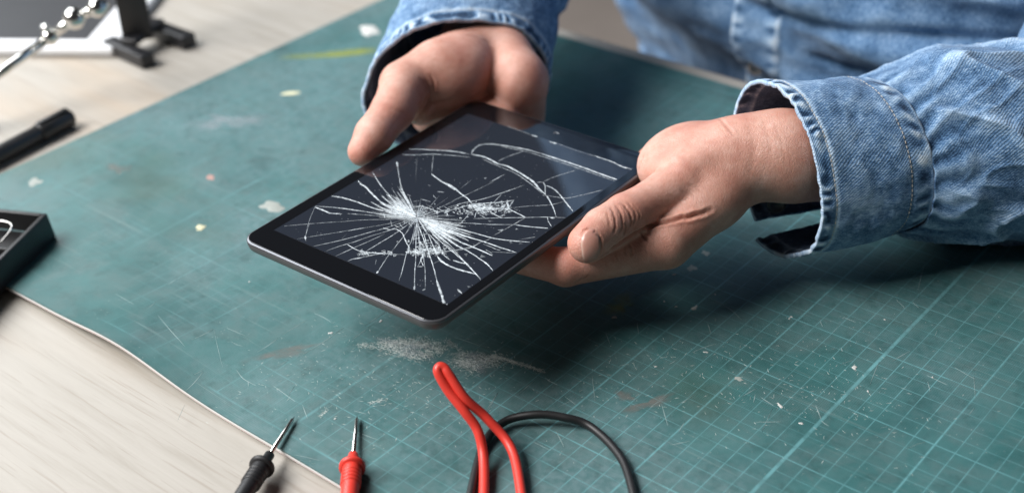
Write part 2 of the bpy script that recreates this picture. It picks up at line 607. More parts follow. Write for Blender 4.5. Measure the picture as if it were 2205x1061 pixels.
sheet('printed_layer', -0.09, 0.0, 0.0, M_MAT)
sheet('white_core', -0.23, -0.095, -0.012, M_CORE)
sheet('red_ply', -0.27, -0.235, 0.0, M_REDPLY)
sheet('bottom_layer', -0.31, -0.275, 0.01, M_CORE)


def blob(name, px, py, rx, ry, m, h=0.03, seed=0, rough=0.35, rot=0.0, z=0.0):
    """a dried splash: an irregular low mound lying on the mat; rx, ry in cm along x and y"""
    c = atz(px, py, z)
    r0 = np.random.default_rng(seed)
    ph = r0.uniform(0, 6.28, 6); am = r0.uniform(0.3, 1, 6) * rough / (1 + np.arange(6)) ** 0.7
    n = 34
    V, F, ED = [], [], []
    rings = [(0.0, 1.0), (0.45, 0.95), (0.8, 0.7), (1.0, 0.0)]
    ca, sa = math.cos(rot), math.sin(rot)
    for q, hh in rings:
        for k in range(n):
            a = 2 * math.pi * k / n
            rr = 1 + sum(am[i] * math.sin((i + 2) * a + ph[i]) for i in range(6))
            x, y = q * rr * rx * math.cos(a), q * rr * ry * math.sin(a)
            X, Y = c[0] + ca * x - sa * y, c[1] + sa * x + ca * y
            V.append((X, Y, float(mat_lift(X, Y)) + 0.002 + hh * h)); ED.append(1 - q)
    for i in range(3):
        for k in range(n):
            k2 = (k + 1) % n
            F.append((i * n + k, (i + 1) * n + k, (i + 1) * n + k2, i * n + k2))
    return obj(name, V, F, m, mat, attr={'edge': ED})


blob('glue_blob', 796, 66, 1.0, 0.75, M_PAINTW, 0.12, 1, 0.25)
blob('glue_blob', 587, 445, 0.75, 0.6, M_PAINTG, 0.05, 2, 0.35)
blob('paint_stain', 490, 262, 2.6, 1.5, M_FILMG, 0.012, 3, 0.5, 0.5)
blob('paint_stain', 1400, 868, 1.6, 0.45, M_FILMB, 0.006, 91, 0.4, 1.15)
blob('paint_stain', 1345, 852, 0.7, 0.4, M_FILMB, 0.006, 92, 0.4, 0.2)
blob('paint_stain', 1335, 655, 1.1, 0.9, M_FILMY, 0.006, 93, 0.4, 0.9)
blob('rubbed_patch', 875, 748, 2.0, 0.8, M_FILMG, 0.004, 96, 0.4, 0.25)
blob('rubbed_patch', 1030, 780, 1.6, 0.9, M_FILMG, 0.004, 97, 0.4, 0.1)
blob('paint_stain', 255, 362, 1.0, 0.8, M_FILMB, 0.006, 94, 0.4, 0.2)
blob('paint_stain', 610, 760, 2.2, 0.5, M_FILMB, 0.006, 95, 0.4, 1.1)
blob('tape_scrap', 626, 201, 0.7, 0.28, M_PAINTC, 0.03, 4, 0.08, 0.75)
blob('paint_streak', 728, 116, 5.6, 0.75, M_FILMY, 0.012, 5, 0.18, 0.78)
blob('paint_stain', 453, 382, 0.35, 0.25, M_PAINTR, 0.01, 6, 0.3)
blob('glue_blob', 75, 392, 0.5, 0.4, M_PAINTG, 0.02, 7, 0.4)
blob('glue_crumb', 432, 490, 0.22, 0.4, M_PAINTC, 0.05, 8, 0.5, 0.4)
for i, (x, y, rx, ry) in enumerate(((1495, 663, .10, .26), (1323, 683, .15, .08), (1452, 591, .10, .07), (1840, 791, .2, .1),
                                    (1680, 873, .16, .1), (1520, 758, .1, .06), (1704, 682, .07, .06), (1700, 686, .06, .05),
                                    (1905, 688, .05, .04), (1725, 911, .1, .08), (1412, 789, .06, .05), (2008, 812, .06, .05),
                                    (1869, 842, .07, .05), (1430, 649, .06, .05), (1456, 660, .06, .05), (712, 717, .12, .08),
                                    (820, 691, .1, .08), (722, 903, .06, .05), (1540, 634, .05, .04), (1500, 660, .05, .04),
                                    (537, 607, .06, .05), (1520, 545, .25, .2), (1490, 577, .3, .22), (1590, 815, .25, .12))):
    blob('paint_chip', x, y, rx, ry, M_PAINTW if i < 21 else M_PAINTG, 0.03 if i < 21 else 0.008, 20 + i, 0.35, i * 0.7)

# chalky scuffs: hundreds of tiny raised chips of rubbed vinyl
V, F = [], []


def scuff(pts, width, count):
    P = np.array([atz(x, y, 0.0) for x, y in pts])
    seg = np.linalg.norm(np.diff(P, axis=0), axis=1)
    cum = np.r_[0, np.cumsum(seg)]
    for _ in range(count):
        s = rng.uniform(0, cum[-1])
        i = min(np.searchsorted(cum, s, 'right') - 1, len(seg) - 1)
        p = P[i] + (P[i + 1] - P[i]) * (s - cum[i]) / seg[i]
        p = p + np.array([rng.normal(0, width), rng.normal(0, width), 0])
        a = rng.choice([0.25, -0.6, 1.2]) + rng.normal(0, 0.5); l = rng.uniform(0.02, 0.17); w = rng.uniform(0.004, 0.013)
        d = np.array([math.cos(a), math.sin(a), 0]); e = np.array([-d[1], d[0], 0])
        z = 0.004 + float(mat_lift(p[0], p[1]))
        b = len(V)
        for q in (p - d * l, p + e * w, p + d * l, p - e * w):
            V.append((q[0], q[1], z))
        V.append((p[0], p[1], z + 0.006))
        F.extend([(b, b + 1, b + 4), (b + 1, b + 2, b + 4), (b + 2, b + 3, b + 4), (b + 3, b, b + 4)])


scuff([(815, 742), (880, 738), (930, 742)], 0.30, 900)
scuff([(840, 752), (905, 768), (960, 745)], 0.26, 700)
scuff([(985, 765), (1010, 790), (1040, 772), (1080, 775)], 0.34, 1100)
scuff([(1060, 765), (1110, 780), (1172, 800)], 0.08, 420)
scuff([(770, 745), (800, 740)], 0.15, 60)
scuff([(930, 740), (965, 732), (1000, 765)], 0.12, 120)
scuff([(795, 868), (830, 860)], 0.07, 50)
scuff([(690, 900), (705, 880)], 0.06, 40)
scuff([(640, 790), (1000, 850)], 2.6, 420)
scuff([(1300, 800), (1950, 860)], 2.6, 420)
sc = obj('vinyl_scuff', V, F, M_SCUFF, mat, smooth=False)
sc['kind'] = 'stuff'

# knife cuts: thin raised lips of vinyl
V, F = [], []
CUTS = [[(462, 715), (470, 755), (481, 797)], [(343, 692), (370, 725), (400, 757)], [(415, 742), (440, 728), (460, 715)], [(510, 800), (525, 818), (552, 832)],
        [(965, 800), (915, 832), (870, 862)], [(740, 705), (690, 740), (640, 770)], [(1530, 642), (1570, 664), (1597, 688)], [(1765, 687), (1771, 703)],
        [(1440, 785), (1456, 775)], [(600, 728), (578, 745), (555, 760)], [(660, 690), (610, 720)], [(1930, 645), (1948, 663)], [(1965, 650), (1978, 662)],
        [(420, 815), (436, 806)], [(250, 640), (290, 665)], [(800, 700), (760, 730)]]
for _ in range(70):
    x, y = rng.uniform(300, 2100), rng.uniform(600, 1000)
    a = rng.choice([-0.55, 0.42, 1.2, -1.0]) + rng.normal(0, 0.25); l = rng.uniform(12, 60)
    CUTS.append([(x, y), (x + math.cos(a) * l / 2, y + math.sin(a) * l / 2 + rng.normal(0, 1)), (x + math.cos(a) * l, y + math.sin(a) * l)])
for pts in CUTS:
    P = catmull([atz(x, y, 0.0) for x, y in pts], 5)
    P[:, 2] = mat_lift(P[:, 0], P[:, 1]) + 0.003
    w = rng.uniform(0.008, 0.02)
    T = np.gradient(P, axis=0); T /= np.linalg.norm(T, axis=1)[:, None]
    N = np.stack([-T[:, 1], T[:, 0], 0 * T[:, 0]], -1)
    for i in range(len(P)):
        b = len(V)
        q = min(i, len(P) - 1 - i) / len(P) + 0.15
        V += [P[i] + N[i] * w * q * 2, P[i] + np.array([0, 0, 0.012]), P[i] - N[i] * w * q * 2]
        if i:
            F += [(b - 3, b, b + 1, b - 2), (b - 2, b + 1, b + 2, b - 1)]
kc = obj('knife_cut', V, F, M_FILMC, mat)
kc['kind'] = 'stuff'

# ------------------------------------------------------------------ tablet
TW, TL = 13.3, 19.22
TN = np.array([-4.05, -8.10, 6.10])            # near right corner, top face
tx = np.array([-0.99966, -0.0260, 0.00035]); ty = np.array([-0.0260, 0.99964, 0.00575])
tz = np.cross(ty, tx); tz *= np.sign(tz[2])
TH = 0.78


def tl(x, y, z=0.0):
    """tablet-local: x toward the left long edge, y toward the far edge, z above the glass"""
    return TN + tx * x + ty * y + tz * z


def rrect(x0, x1, y0, y1, r, n=10):
    pts = []
    for cx, cy, a0 in ((x1 - r, y1 - r, 0), (x0 + r, y1 - r, 90), (x0 + r, y0 + r, 180), (x1 - r, y0 + r, 270)):
        for k in range(n + 1):
            a = math.radians(a0 + 90 * k / n)
            pts.append((cx + r * math.cos(a), cy + r * math.sin(a)))
    return pts


def rr_shell(name, prof, m, parent, cap_top=True, cap_bot=True, R=0.95):
    """stack of rounded rectangles: prof = [(inset, z)]"""
    V, F = [], []
    n = None
    for ins, z in prof:
        pts = rrect(ins, TW - ins, ins, TL - ins, max(R - ins, 0.12))
        n = len(pts)
        V += [tl(x, y, z) for x, y in pts]
    for i in range(len(prof) - 1):
        for k in range(n):
            k2 = (k + 1) % n
            F.append((i * n + k, i * n + k2, (i + 1) * n + k2, (i + 1) * n + k))
    if cap_bot: F.append(tuple(range(n)))
    if cap_top: F.append(tuple((len(prof) - 1) * n + k for k in range(n))[::-1])
    o = obj(name, V, F, m, parent, smooth=True)
    bm = bmesh.new(); bm.from_mesh(o.data)
    bmesh.ops.recalc_face_normals(bm, faces=bm.faces)
    bm.to_mesh(o.data); bm.free()
    mm = o.modifiers.new('split', 'EDGE_SPLIT'); mm.split_angle = math.radians(32)
    return o


tablet = empty('tablet')
tag(tablet, 'black tablet with a shattered screen held in both hands', 'tablet')
rr_shell('back_shell', [(1.2, -TH), (0.5, -TH + 0.03), (0.22, -TH + 0.12), (0.07, -TH + 0.3), (0.02, -0.30), (0.0, -0.20)], M_SHELL, tablet)
rr_shell('rim', [(0.10, -0.19), (0.0, -0.185), (0.0, -0.11), (0.03, -0.06), (0.10, -0.025), (0.13, -0.02)], M_RIM, tablet)
glass = rr_shell('front_glass', [(0.13, -0.05), (0.125, -0.02), (0.14, -0.004), (0.17, 0.0)], M_GLASS, tablet)
SX0, SX1, SY0, SY1 = 0.62, 12.36, 1.62, 17.42
V = [tl(x, y, 0.004) for x, y in ((SX0, SY0), (SX1, SY0), (SX1, SY1), (SX0, SY1))]
V += [tl(x, y, 0.0005) for x, y in ((SX0, SY0), (SX1, SY0), (SX1, SY1), (SX0, SY1))]
obj('display', V, [(0, 3, 2, 1), (0, 1, 5, 4), (1, 2, 6, 5), (2, 3, 7, 6), (3, 0, 4, 7)], M_DISP, tablet, smooth=False)


def disc(name, p, r, m, parent, h=0.01, n=20):
    Vd = [tl(p[0] + r * math.cos(2 * math.pi * k / n), p[1] + r * math.sin(2 * math.pi * k / n), 0.001) for k in range(n)]
    Vd += [tl(p[0] + 0.8 * r * math.cos(2 * math.pi * k / n), p[1] + 0.8 * r * math.sin(2 * math.pi * k / n), 0.001 + h) for k in range(n)]
    Fd = [(k, (k + 1) % n, n + (k + 1) % n, n + k) for k in range(n)] + [tuple(range(n, 2 * n))]
    return obj(name, Vd, Fd, m, parent)


disc('camera_lens', (6.6, 18.35), 0.13, M_RIM, tablet)

# cracks, traced as polylines of (x, y) on the photograph's screen and laid on the glass plane
CR = []


def reg(ox, oy, s, items):
    for pts, w, b in items:
        CR.append(([(ox + x / s, oy + y / s) for x, y in pts], w / s, b))


reg(580, 300, 5.305, [
    ([(670, 645), (800, 660), (950, 700), (1080, 745), (1230, 800), (1400, 840), (1560, 875)], 15, .9),
    ([(525, 765), (750, 780), (950, 805), (1150, 835), (1350, 870), (1560, 890)], 11, .8),
    ([(525, 775), (600, 805), (660, 830), (700, 845), (830, 852)], 15, .95),
    ([(890, 850), (1050, 860), (1300, 880), (1500, 900)], 8, .6),
    ([(555, 710), (520, 780), (480, 870), (450, 950), (425, 1040)], 5, .5),
    ([(80, 1000), (350, 975), (600, 955), (850, 938), (1100, 920), (1400, 915), (1600, 905)], 6, .6),
    ([(1000, 455), (1050, 515), (1100, 545), (1180, 630), (1280, 720), (1400, 800), (1550, 870)], 15, .95),
    ([(1180, 380), (1250, 490), (1310, 570), (1370, 640), (1450, 740), (1600, 860)], 10, .7),
    ([(1455, 255), (1475, 370), (1500, 510), (1550, 640), (1610, 750), (1660, 860)], 8, .65),
    ([(1455, 255), (1468, 320)], 16, .8),
    ([(1400, 560), (1450, 640), (1500, 710), (1600, 830)], 5, .5),
    ([(1280, 640), (1380, 730), (1500, 830)], 13, .7), ([(1160, 715), (1300, 790), (1450, 860)], 13, .7),
    ([(1550, 115), (1700, 115), (1900, 125), (2000, 130), (2122, 145)], 13, .8),
    ([(1455, 165), (1600, 180), (1880, 172), (2122, 190)], 11, .7),
    ([(1875, 180), (1865, 280), (1855, 380)], 6, .6), ([(1690, 190), (1670, 480)], 4, .25),
    ([(1850, 395), (1950, 470), (2050, 530), (2122, 580)], 15, .9),
    ([(1620, 780), (1700, 768), (1800, 782), (1900, 820), (1930, 850)], 11, .85),
    ([(1735, 660), (1700, 850)], 4, .4), ([(1950, 640), (1750, 860)], 5, .5), ([(2060, 650), (1780, 860)], 5, .5),
    ([(1680, 700), (1685, 880)], 4, .5), ([(1920, 598), (2000, 605)], 14, .5), ([(1810, 525), (1845, 530)], 9, .4),
    ([(1575, 630), (1620, 650)], 6, .4), ([(2000, 850), (2040, 800)], 22, .8),
    ([(2122, 700), (1950, 780), (1780, 870)], 6, .6), ([(2122, 770), (1950, 830), (1790, 880)], 7, .7)])
reg(640, 470, 5.305, [
    ([(0, 235), (250, 195), (500, 155), (700, 120), (1000, 70), (1200, 30)], 7, .6),
    ([(580, 145), (660, 128), (760, 112)], 11, .7),
    ([(180, 320), (350, 285), (600, 225), (850, 155), (1000, 115), (1250, 30)], 9, .75),
    ([(320, 380), (480, 320), (650, 270), (850, 200), (1050, 140), (1280, 40)], 8, .7),
    ([(435, 432), (620, 350), (800, 270), (1000, 180)], 8, .7),
    ([(790, 375), (930, 290), (1080, 200), (1300, 50)], 9, .8),
    ([(910, 635), (960, 550), (1040, 430), (1150, 290), (1330, 60)], 7, .7), ([(905, 638), (925, 600)], 14, .8),
    ([(1160, 720), (1200, 600), (1240, 440), (1270, 330), (1310, 250), (1350, 60)], 7, .75),
    ([(1340, 820), (1345, 600), (1355, 430), (1360, 60)], 7, .7), ([(1338, 825), (1342, 770)], 14, .7),
    ([(1465, 800), (1460, 600), (1440, 430), (1400, 250), (1370, 60)], 6, .6), ([(1430, 825), (1465, 805)], 14, .6),
    ([(1600, 720), (1560, 570), (1520, 440), (1430, 200), (1380, 60)], 9, .8),
    ([(1595, 710), (1620, 790), (1655, 890), (1680, 970), (1720, 980)], 20, .85),
    ([(575, 490), (640, 465), (800, 435), (950, 405), (1100, 410), (1250, 415)], 9, .7), ([(640, 465), (740, 450)], 15, .7),
    ([(575, 300), (650, 345), (720, 375), (820, 390), (900, 400), (1050, 405)], 11, .8),
    ([(720, 405), (900, 395), (1050, 410)], 14, .6),
    ([(980, 110), (1050, 130), (1130, 125), (1200, 170), (1230, 240), (1260, 300), (1280, 320)], 9, .8),
    ([(1240, 400), (1350, 390), (1500, 390), (1650, 385), (1780, 370), (1990, 335), (2122, 250)], 9, .7),
    ([(1310, 210), (1400, 190), (1500, 185), (1560, 240), (1620, 300)], 8, .7),
    ([(1350, 285), (1450, 275), (1540, 290)], 7, .65), ([(1280, 320), (1270, 400)], 14, .8),
    ([(1600, 430), (1650, 490), (1750, 550), (1900, 600), (2050, 640)], 18, 1.0),
    ([(1540, 180), (1700, 320), (1800, 400), (1900, 490), (1930, 520), (2030, 620), (2095, 700)], 10, .8),
    ([(1830, 810), (1880, 855)], 16, .75), ([(1550, 520), (1630, 480)], 7, .6),
    ([(1380, 550), (1440, 430), (1410, 470), (1440, 545), (1370, 550)], 9, .8),
    ([(1780, 480), (1880, 510), (1930, 515)], 14, .7), ([(1650, 400), (1750, 480)], 9, .7),
    ([(1370, 60), (1390, 250), (1420, 400)], 6, .7), ([(1365, 60), (1320, 300)], 6, .7), ([(1440, 150), (1500, 370)], 7, .7),
    ([(1500, 190), (1560, 330), (1600, 420)], 8, .75), ([(140, 60), (95, 210), (100, 260)], 6, .6), ([(90, 200), (98, 240)], 16, .7),
    ([(500, 245), (570, 175)], 5, .4), ([(890, 530), (905, 470)], 6, .4), ([(1230, 190), (1300, 70)], 6, .5)])
reg(960, 260, 5.305, [
    ([(0, 340), (150, 360), (270, 385)], 14, .9), ([(0, 390), (280, 420)], 8, .6),
    ([(290, 385), (400, 405), (500, 440), (590, 490), (700, 520), (800, 570), (900, 630), (1000, 700), (1060, 770), (1140, 845)], 19, 1.0),
    ([(420, 440), (590, 515), (800, 605), (980, 730), (1100, 830)], 7, .55),
    ([(290, 380), (320, 330), (390, 280), (520, 268), (650, 285), (900, 325), (1080, 375)], 14, .85),
    ([(1080, 375), (1300, 445), (1570, 535), (1800, 620), (1975, 680)], 22, 1.0),
    ([(640, 300), (900, 350), (1150, 425), (1500, 540), (1700, 610), (1930, 690)], 8, .6),
    ([(600, 465), (700, 415), (900, 345)], 9, .5), ([(1110, 700), (1250, 640), (1520, 555)], 9, .5),
    ([(1110, 700), (1135, 750), (1135, 840)], 9, .7), ([(1040, 705), (1110, 700)], 9, .6),
    ([(1140, 740), (1200, 760), (1270, 810), (1330, 880), (1400, 970), (1460, 1045)], 13, .85),
    ([(1140, 845), (1190, 920), (1230, 1000), (1250, 1060)], 9, .85),
    ([(1100, 850), (1250, 870), (1380, 885), (1550, 850), (1700, 815), (1830, 780)], 9, .55),
    ([(720, 1000), (950, 975), (1200, 960), (1340, 925)], 7, .6),
    ([(0, 710), (100, 770), (180, 840), (240, 880), (300, 950)], 16, .95),
    ([(0, 1000), (200, 940), (400, 900), (600, 840), (900, 735)], 11, .75),
    ([(30, 940), (200, 860), (400, 770), (560, 690)], 7, .55), ([(500, 705), (680, 610)], 12, .7),
    ([(160, 780), (310, 665)], 6, .5), ([(0, 1040), (300, 960), (640, 930), (780, 905)], 14, .9),
    ([(780, 905), (720, 990), (660, 1060)], 8, .8), ([(640, 840), (540, 940)], 8, .7),
    ([(700, 930), (720, 1000), (820, 1060)], 9, .8), ([(300, 950), (400, 1000), (560, 1000)], 22, .85),
    ([(980, 165), (1045, 185)], 18, .9), ([(1185, 240), (1275, 265)], 22, 1.0), ([(1255, 128), (1290, 150)], 14, .6),
    ([(1700, 400), (1780, 430), (1900, 470), (2000, 520), (2122, 555)], 14, .85), ([(1970, 505), (2060, 545)], 18, .8),
    ([(700, 65), (820, 105), (980, 165)], 5, .35), ([(1275, 265), (1500, 345), (1700, 405)], 5, .4), ([(440, 655), (465, 660)], 20, .6)])
reg(900, 420, 5.894, [
    ([(700, 300), (1000, 292), (1370, 285), (1640, 280), (1870, 288)], 9, .8), ([(1200, 200), (1280, 240), (1370, 285)], 13, .9),
    ([(1370, 285), (1220, 370), (1080, 450), (950, 520)], 8, .7),
    ([(460, 350), (700, 360), (900, 372), (1220, 375)], 9, .75), ([(1220, 375), (1400, 400), (1690, 425)], 14, .9),
    ([(480, 425), (650, 465), (850, 520), (1000, 555), (1200, 580), (1455, 600)], 16, .9),
    ([(400, 440), (600, 520), (800, 580), (1000, 650), (1250, 730)], 17, .95),
    ([(380, 520), (550, 600), (700, 660), (940, 765)], 16, .95),
    ([(300, 500), (500, 640), (650, 720), (800, 820), (880, 880), (955, 960)], 14, .95),
    ([(280, 840), (400, 900), (550, 950), (740, 1005)], 8, .6),
    ([(300, 600), (450, 700), (580, 830), (650, 900), (790, 1060)], 9, .75),
    ([(340, 720), (500, 690), (680, 655), (800, 600), (950, 545)], 8, .7),
    ([(1640, 280), (1660, 340), (1695, 400)], 9, .7), ([(1640, 10), (1700, 120), (1760, 285)], 9, .7), ([(1680, 290), (1740, 295)], 22, .8),
    ([(900, 200), (1000, 260), (1060, 290)], 10, .75), ([(1180, 180), (1100, 240), (1020, 280)], 8, .65),
    ([(720, 290), (750, 210), (860, 180), (1160, 175)], 11, .85), ([(780, 250), (860, 290)], 9, .6),
    ([(600, 180), (640, 240), (560, 340), (480, 400), (420, 420)], 9, .6), ([(1270, 570), (1560, 520)], 7, .5),
    ([(930, 720), (1230, 735)], 7, .5), ([(830, 620), (1000, 690), (1050, 700)], 9, .6), ([(1130, 60), (1160, 175)], 9, .8),
    ([(1220, 65), (1150, 160)], 9, .8), ([(340, 230), (400, 200)], 30, .8), ([(440, 210), (470, 230)], 12, .6),
    ([(610, 190), (640, 215)], 24, .8), ([(860, 690), (940, 740)], 12, .5)])
# fine rays round the two points of impact
cx0, cy0 = 898.6, 468.5
for k in range(150):
    a = rng.uniform(0, 2 * math.pi)
    dens = max(0.0, math.cos(a - 0.55)) ** 3 + 0.8 * max(0.0, math.cos(a - 3.55)) ** 6
    r1 = rng.uniform(10, 46) + dens * rng.uniform(10, 85)
    r0 = rng.uniform(0, 10)
    ex, ey = math.cos(a), math.sin(a) * 0.62
    CR.append(([(cx0 + ex * r0, cy0 + ey * r0), (cx0 + ex * r1 * .6, cy0 + ey * r1 * .6 + rng.normal(0, .5)), (cx0 + ex * r1, cy0 + ey * r1)],
               rng.uniform(0.5, 1.5), rng.uniform(.4, .85)))
for k in range(70):
    a = rng.normal(0.50, 0.17)
    r0 = rng.uniform(4, 40); r1 = r0 + rng.uniform(30, 95)
    CR.append(([(cx0 + math.cos(a) * r0, cy0 + math.sin(a) * r0), (cx0 + math.cos(a) * r1, cy0 + math.sin(a) * r1)], rng.uniform(1.0, 2.6), rng.uniform(.3, .75)))
for k in range(64):
    a = rng.normal(3.66, 0.24)
    r0 = rng.uniform(4, 25); r1 = r0 + rng.uniform(20, 75)
    CR.append(([(cx0 + math.cos(a) * r0, cy0 + math.sin(a) * r0 * .9), (cx0 + math.cos(a) * r1, cy0 + math.sin(a) * r1 * .9)], rng.uniform(1.2, 3.0), rng.uniform(.3, .75)))


def shatter(x0, y0, sx, sy, n, wl=(3, 12), ang=0.0):
    for _ in range(n):
        x, y = rng.normal(x0, sx), rng.normal(y0, sy)
        a = rng.uniform(0, 6.28); l = rng.uniform(*wl)
        p1, p2 = (x, y), (x + math.cos(a) * l, y + math.sin(a) * l * .6)
        b = rng.uniform(.45, .95)
        CR.append(([p1, p2], rng.uniform(0.7, 2.0), b))
        if rng.uniform() < 0.45:                         # a small three-sided shard
            p3 = (x + math.cos(a + .9) * l * .7, y + math.sin(a + .9) * l * .45)
            CR.append(([p2, p3], rng.uniform(0.6, 1.4), b)); CR.append(([p3, p1], rng.uniform(0.6, 2.2), b * .9))


# broken rings that link the rays
for rr in (16, 22, 30, 42, 58, 74):
    a = rng.uniform(0, 1)
    while a < 6.28:
        st = rng.uniform(0.12, 0.4)
        if rng.uniform() < (0.75 if rr < 35 else 0.42):
            r1, r2 = rr * rng.uniform(.88, 1.12), rr * rng.uniform(.88, 1.12)
            CR.append(([(cx0 + math.cos(a) * r1, cy0 + math.sin(a) * r1 * .66), (cx0 + math.cos(a + st) * r2, cy0 + math.sin(a + st) * r2 * .66)], rng.uniform(0.6, 1.6), rng.uniform(.4, .85)))
        a += st
shatter(1000, 458, 26, 6, 26, (3, 9))
shatter(920, 541, 16, 4, 90)
shatter(940, 534, 10, 6, 40)
shatter(890, 543, 8, 3, 22)
shatter(905, 520, 16, 9, 16)
shatter(1030, 447, 12, 5, 70)
shatter(1055, 450, 20, 5, 80)
shatter(1085, 445, 10, 6, 20)
shatter(790, 545, 12, 3, 16)
shatter(838, 546, 8, 2, 12)
shatter(975, 452, 20, 5, 16, (2, 6))

V, F, BR = [], [], []
inside = lambda p: SX0 + 0.02 <= p[0] <= SX1 - 0.02 and SY0 + 0.02 <= p[1] <= SY1 - 0.02
for pts, w, b in CR:
    P = []
    for x, y in pts:
        X = atp(x, y, TN, tz) - TN
        P.append((X @ tx, X @ ty))
    P = np.array(P)
    if len(P) > 2:
        P = catmull(P, 5)
    else:
        P = np.array([P[0] + (P[1] - P[0]) * q for q in np.linspace(0, 1, 5)])
    n = len(P)
    T = np.gradient(P, axis=0)
    T /= np.linalg.norm(T, axis=1)[:, None] + 1e-9
    N = np.stack([-T[:, 1], T[:, 0]], -1)
    P = P + N * rng.normal(0, 0.005, n)[:, None]
    hw = w / 42.0 * 0.70
    # a streak of light seen almost edge-on has the same width on the plane in both directions
    prof = np.clip(np.minimum(np.linspace(0, 1, n), 1 - np.linspace(0, 1, n)) * 5 + 0.25, 0, 1)
    wd = np.maximum(hw * prof * rng.uniform(0.7, 1.15, n), 0.006)
    prev = False
    for i in range(n):
        ok = inside(P[i]) or pts[0][1] < 300
        base = len(V)
        zz = 0.0045 + 0.004 * rng.uniform(0, 1)
        V.append(tl(*(P[i] + N[i] * wd[i]), zz)); V.append(tl(*P[i], zz + 0.010)); V.append(tl(*(P[i] - N[i] * wd[i]), zz))
        bb = b * rng.uniform(0.75, 1.1)
        BR += [bb * .7, bb, bb * .7]
        if prev and ok:
            F += [(base - 3, base, base + 1, base - 2), (base - 2, base + 1, base + 2, base - 1)]
        prev = ok


def patch(pts, b):
    base = len(V)
    for x, y in pts:
        X = atp(x, y, TN, tz) - TN
        q = (float(np.clip(X @ tx, SX0 + .03, SX1 - .03)), float(np.clip(X @ ty, SY0 + .03, SY1 - .03)))
        V.append(tl(*q, 0.0045 + 0.004 * rng.uniform())); BR.append(b * rng.uniform(.3, 1.2))
    F.append(tuple(range(base, base + len(pts))))


# splinters of lifted glass between the rays
for k in range(90):
    if k < 44:
        a, r0 = rng.normal(0.52, 0.2), rng.uniform(6, 70); q = 0.95
    elif k < 70:
        a, r0 = rng.normal(3.64, 0.26), rng.uniform(6, 50); q = 0.9
    else:
        a, r0 = rng.uniform(0, 6.28), rng.uniform(4, 30); q = 0.62
    l, da = rng.uniform(12, 46), rng.uniform(0.02, 0.06)
    f_ = lambda r, t: (cx0 + math.cos(t) * r, cy0 + math.sin(t) * r * q)
    patch([f_(r0, a), f_(r0 + l * .5, a + da), f_(r0 + l, a), f_(r0 + l * .4, a - da)], rng.uniform(.06, .24))
for (x0, y0, sx, sy, n) in ((1055, 449, 24, 6, 34), (920, 541, 20, 5, 30), (1000, 560, 60, 25, 10), (1120, 500, 50, 30, 8)):
    for _ in range(n):
        x, y = rng.normal(x0, sx), rng.normal(y0, sy)
        a0_ = rng.uniform(0, 6.28); l = rng.uniform(3, 11)
        patch([(x + math.cos(a0_ + t) * l * rng.uniform(.4, 1), y + math.sin(a0_ + t) * l * .55 * rng.uniform(.4, 1)) for t in (0, 2.0, 4.1)], rng.uniform(.10, .5))
cr = obj('crack_web', V, F, M_CRACK, tablet, smooth=False, attr={'bright': BR})
tag(cr, 'white web of cracks spreading from an impact near the screen centre', kind='stuff')


# ------------------------------------------------------------------ hands: smooth implicit bodies meshed on a grid
def sd_cone(P, a, b, ra, rb):
    ba = b - a
    l2 = ba @ ba
    rr = ra - rb
    a2 = l2 - rr * rr
    il2 = 1.0 / l2
    pa = P - a
    y = pa @ ba
    z = y - l2
    x2 = ((pa * l2 - y[:, None] * ba) ** 2).sum(1)
    y2 = y * y * l2
    z2 = z * z * l2
    k = np.sign(rr) * rr * rr * x2
    d = (np.sqrt(x2 * a2 * il2) + y * rr) * il2 - ra
    m1 = np.sign(z) * a2 * z2 > k
    m2 = np.sign(y) * a2 * y2 < k
    d = np.where(m2, np.sqrt(x2 + y2) * il2 - ra, d)
    d = np.where(m1, np.sqrt(x2 + z2) * il2 - rb, d)
    return d


def sd_ell(P, c, axes, r):
    q = (P - c) @ np.array(axes).T
    r = np.array(r)
    k0 = np.linalg.norm(q / r, axis=1)
    k1 = np.linalg.norm(q / (r * r), axis=1) + 1e-9
    return k0 * (k0 - 1.0) / k1


def smin(a, b, k):
    h = np.clip(0.5 + 0.5 * (b - a) / k, 0, 1)
    return b * (1 - h) + a * h - k * h * (1 - h)


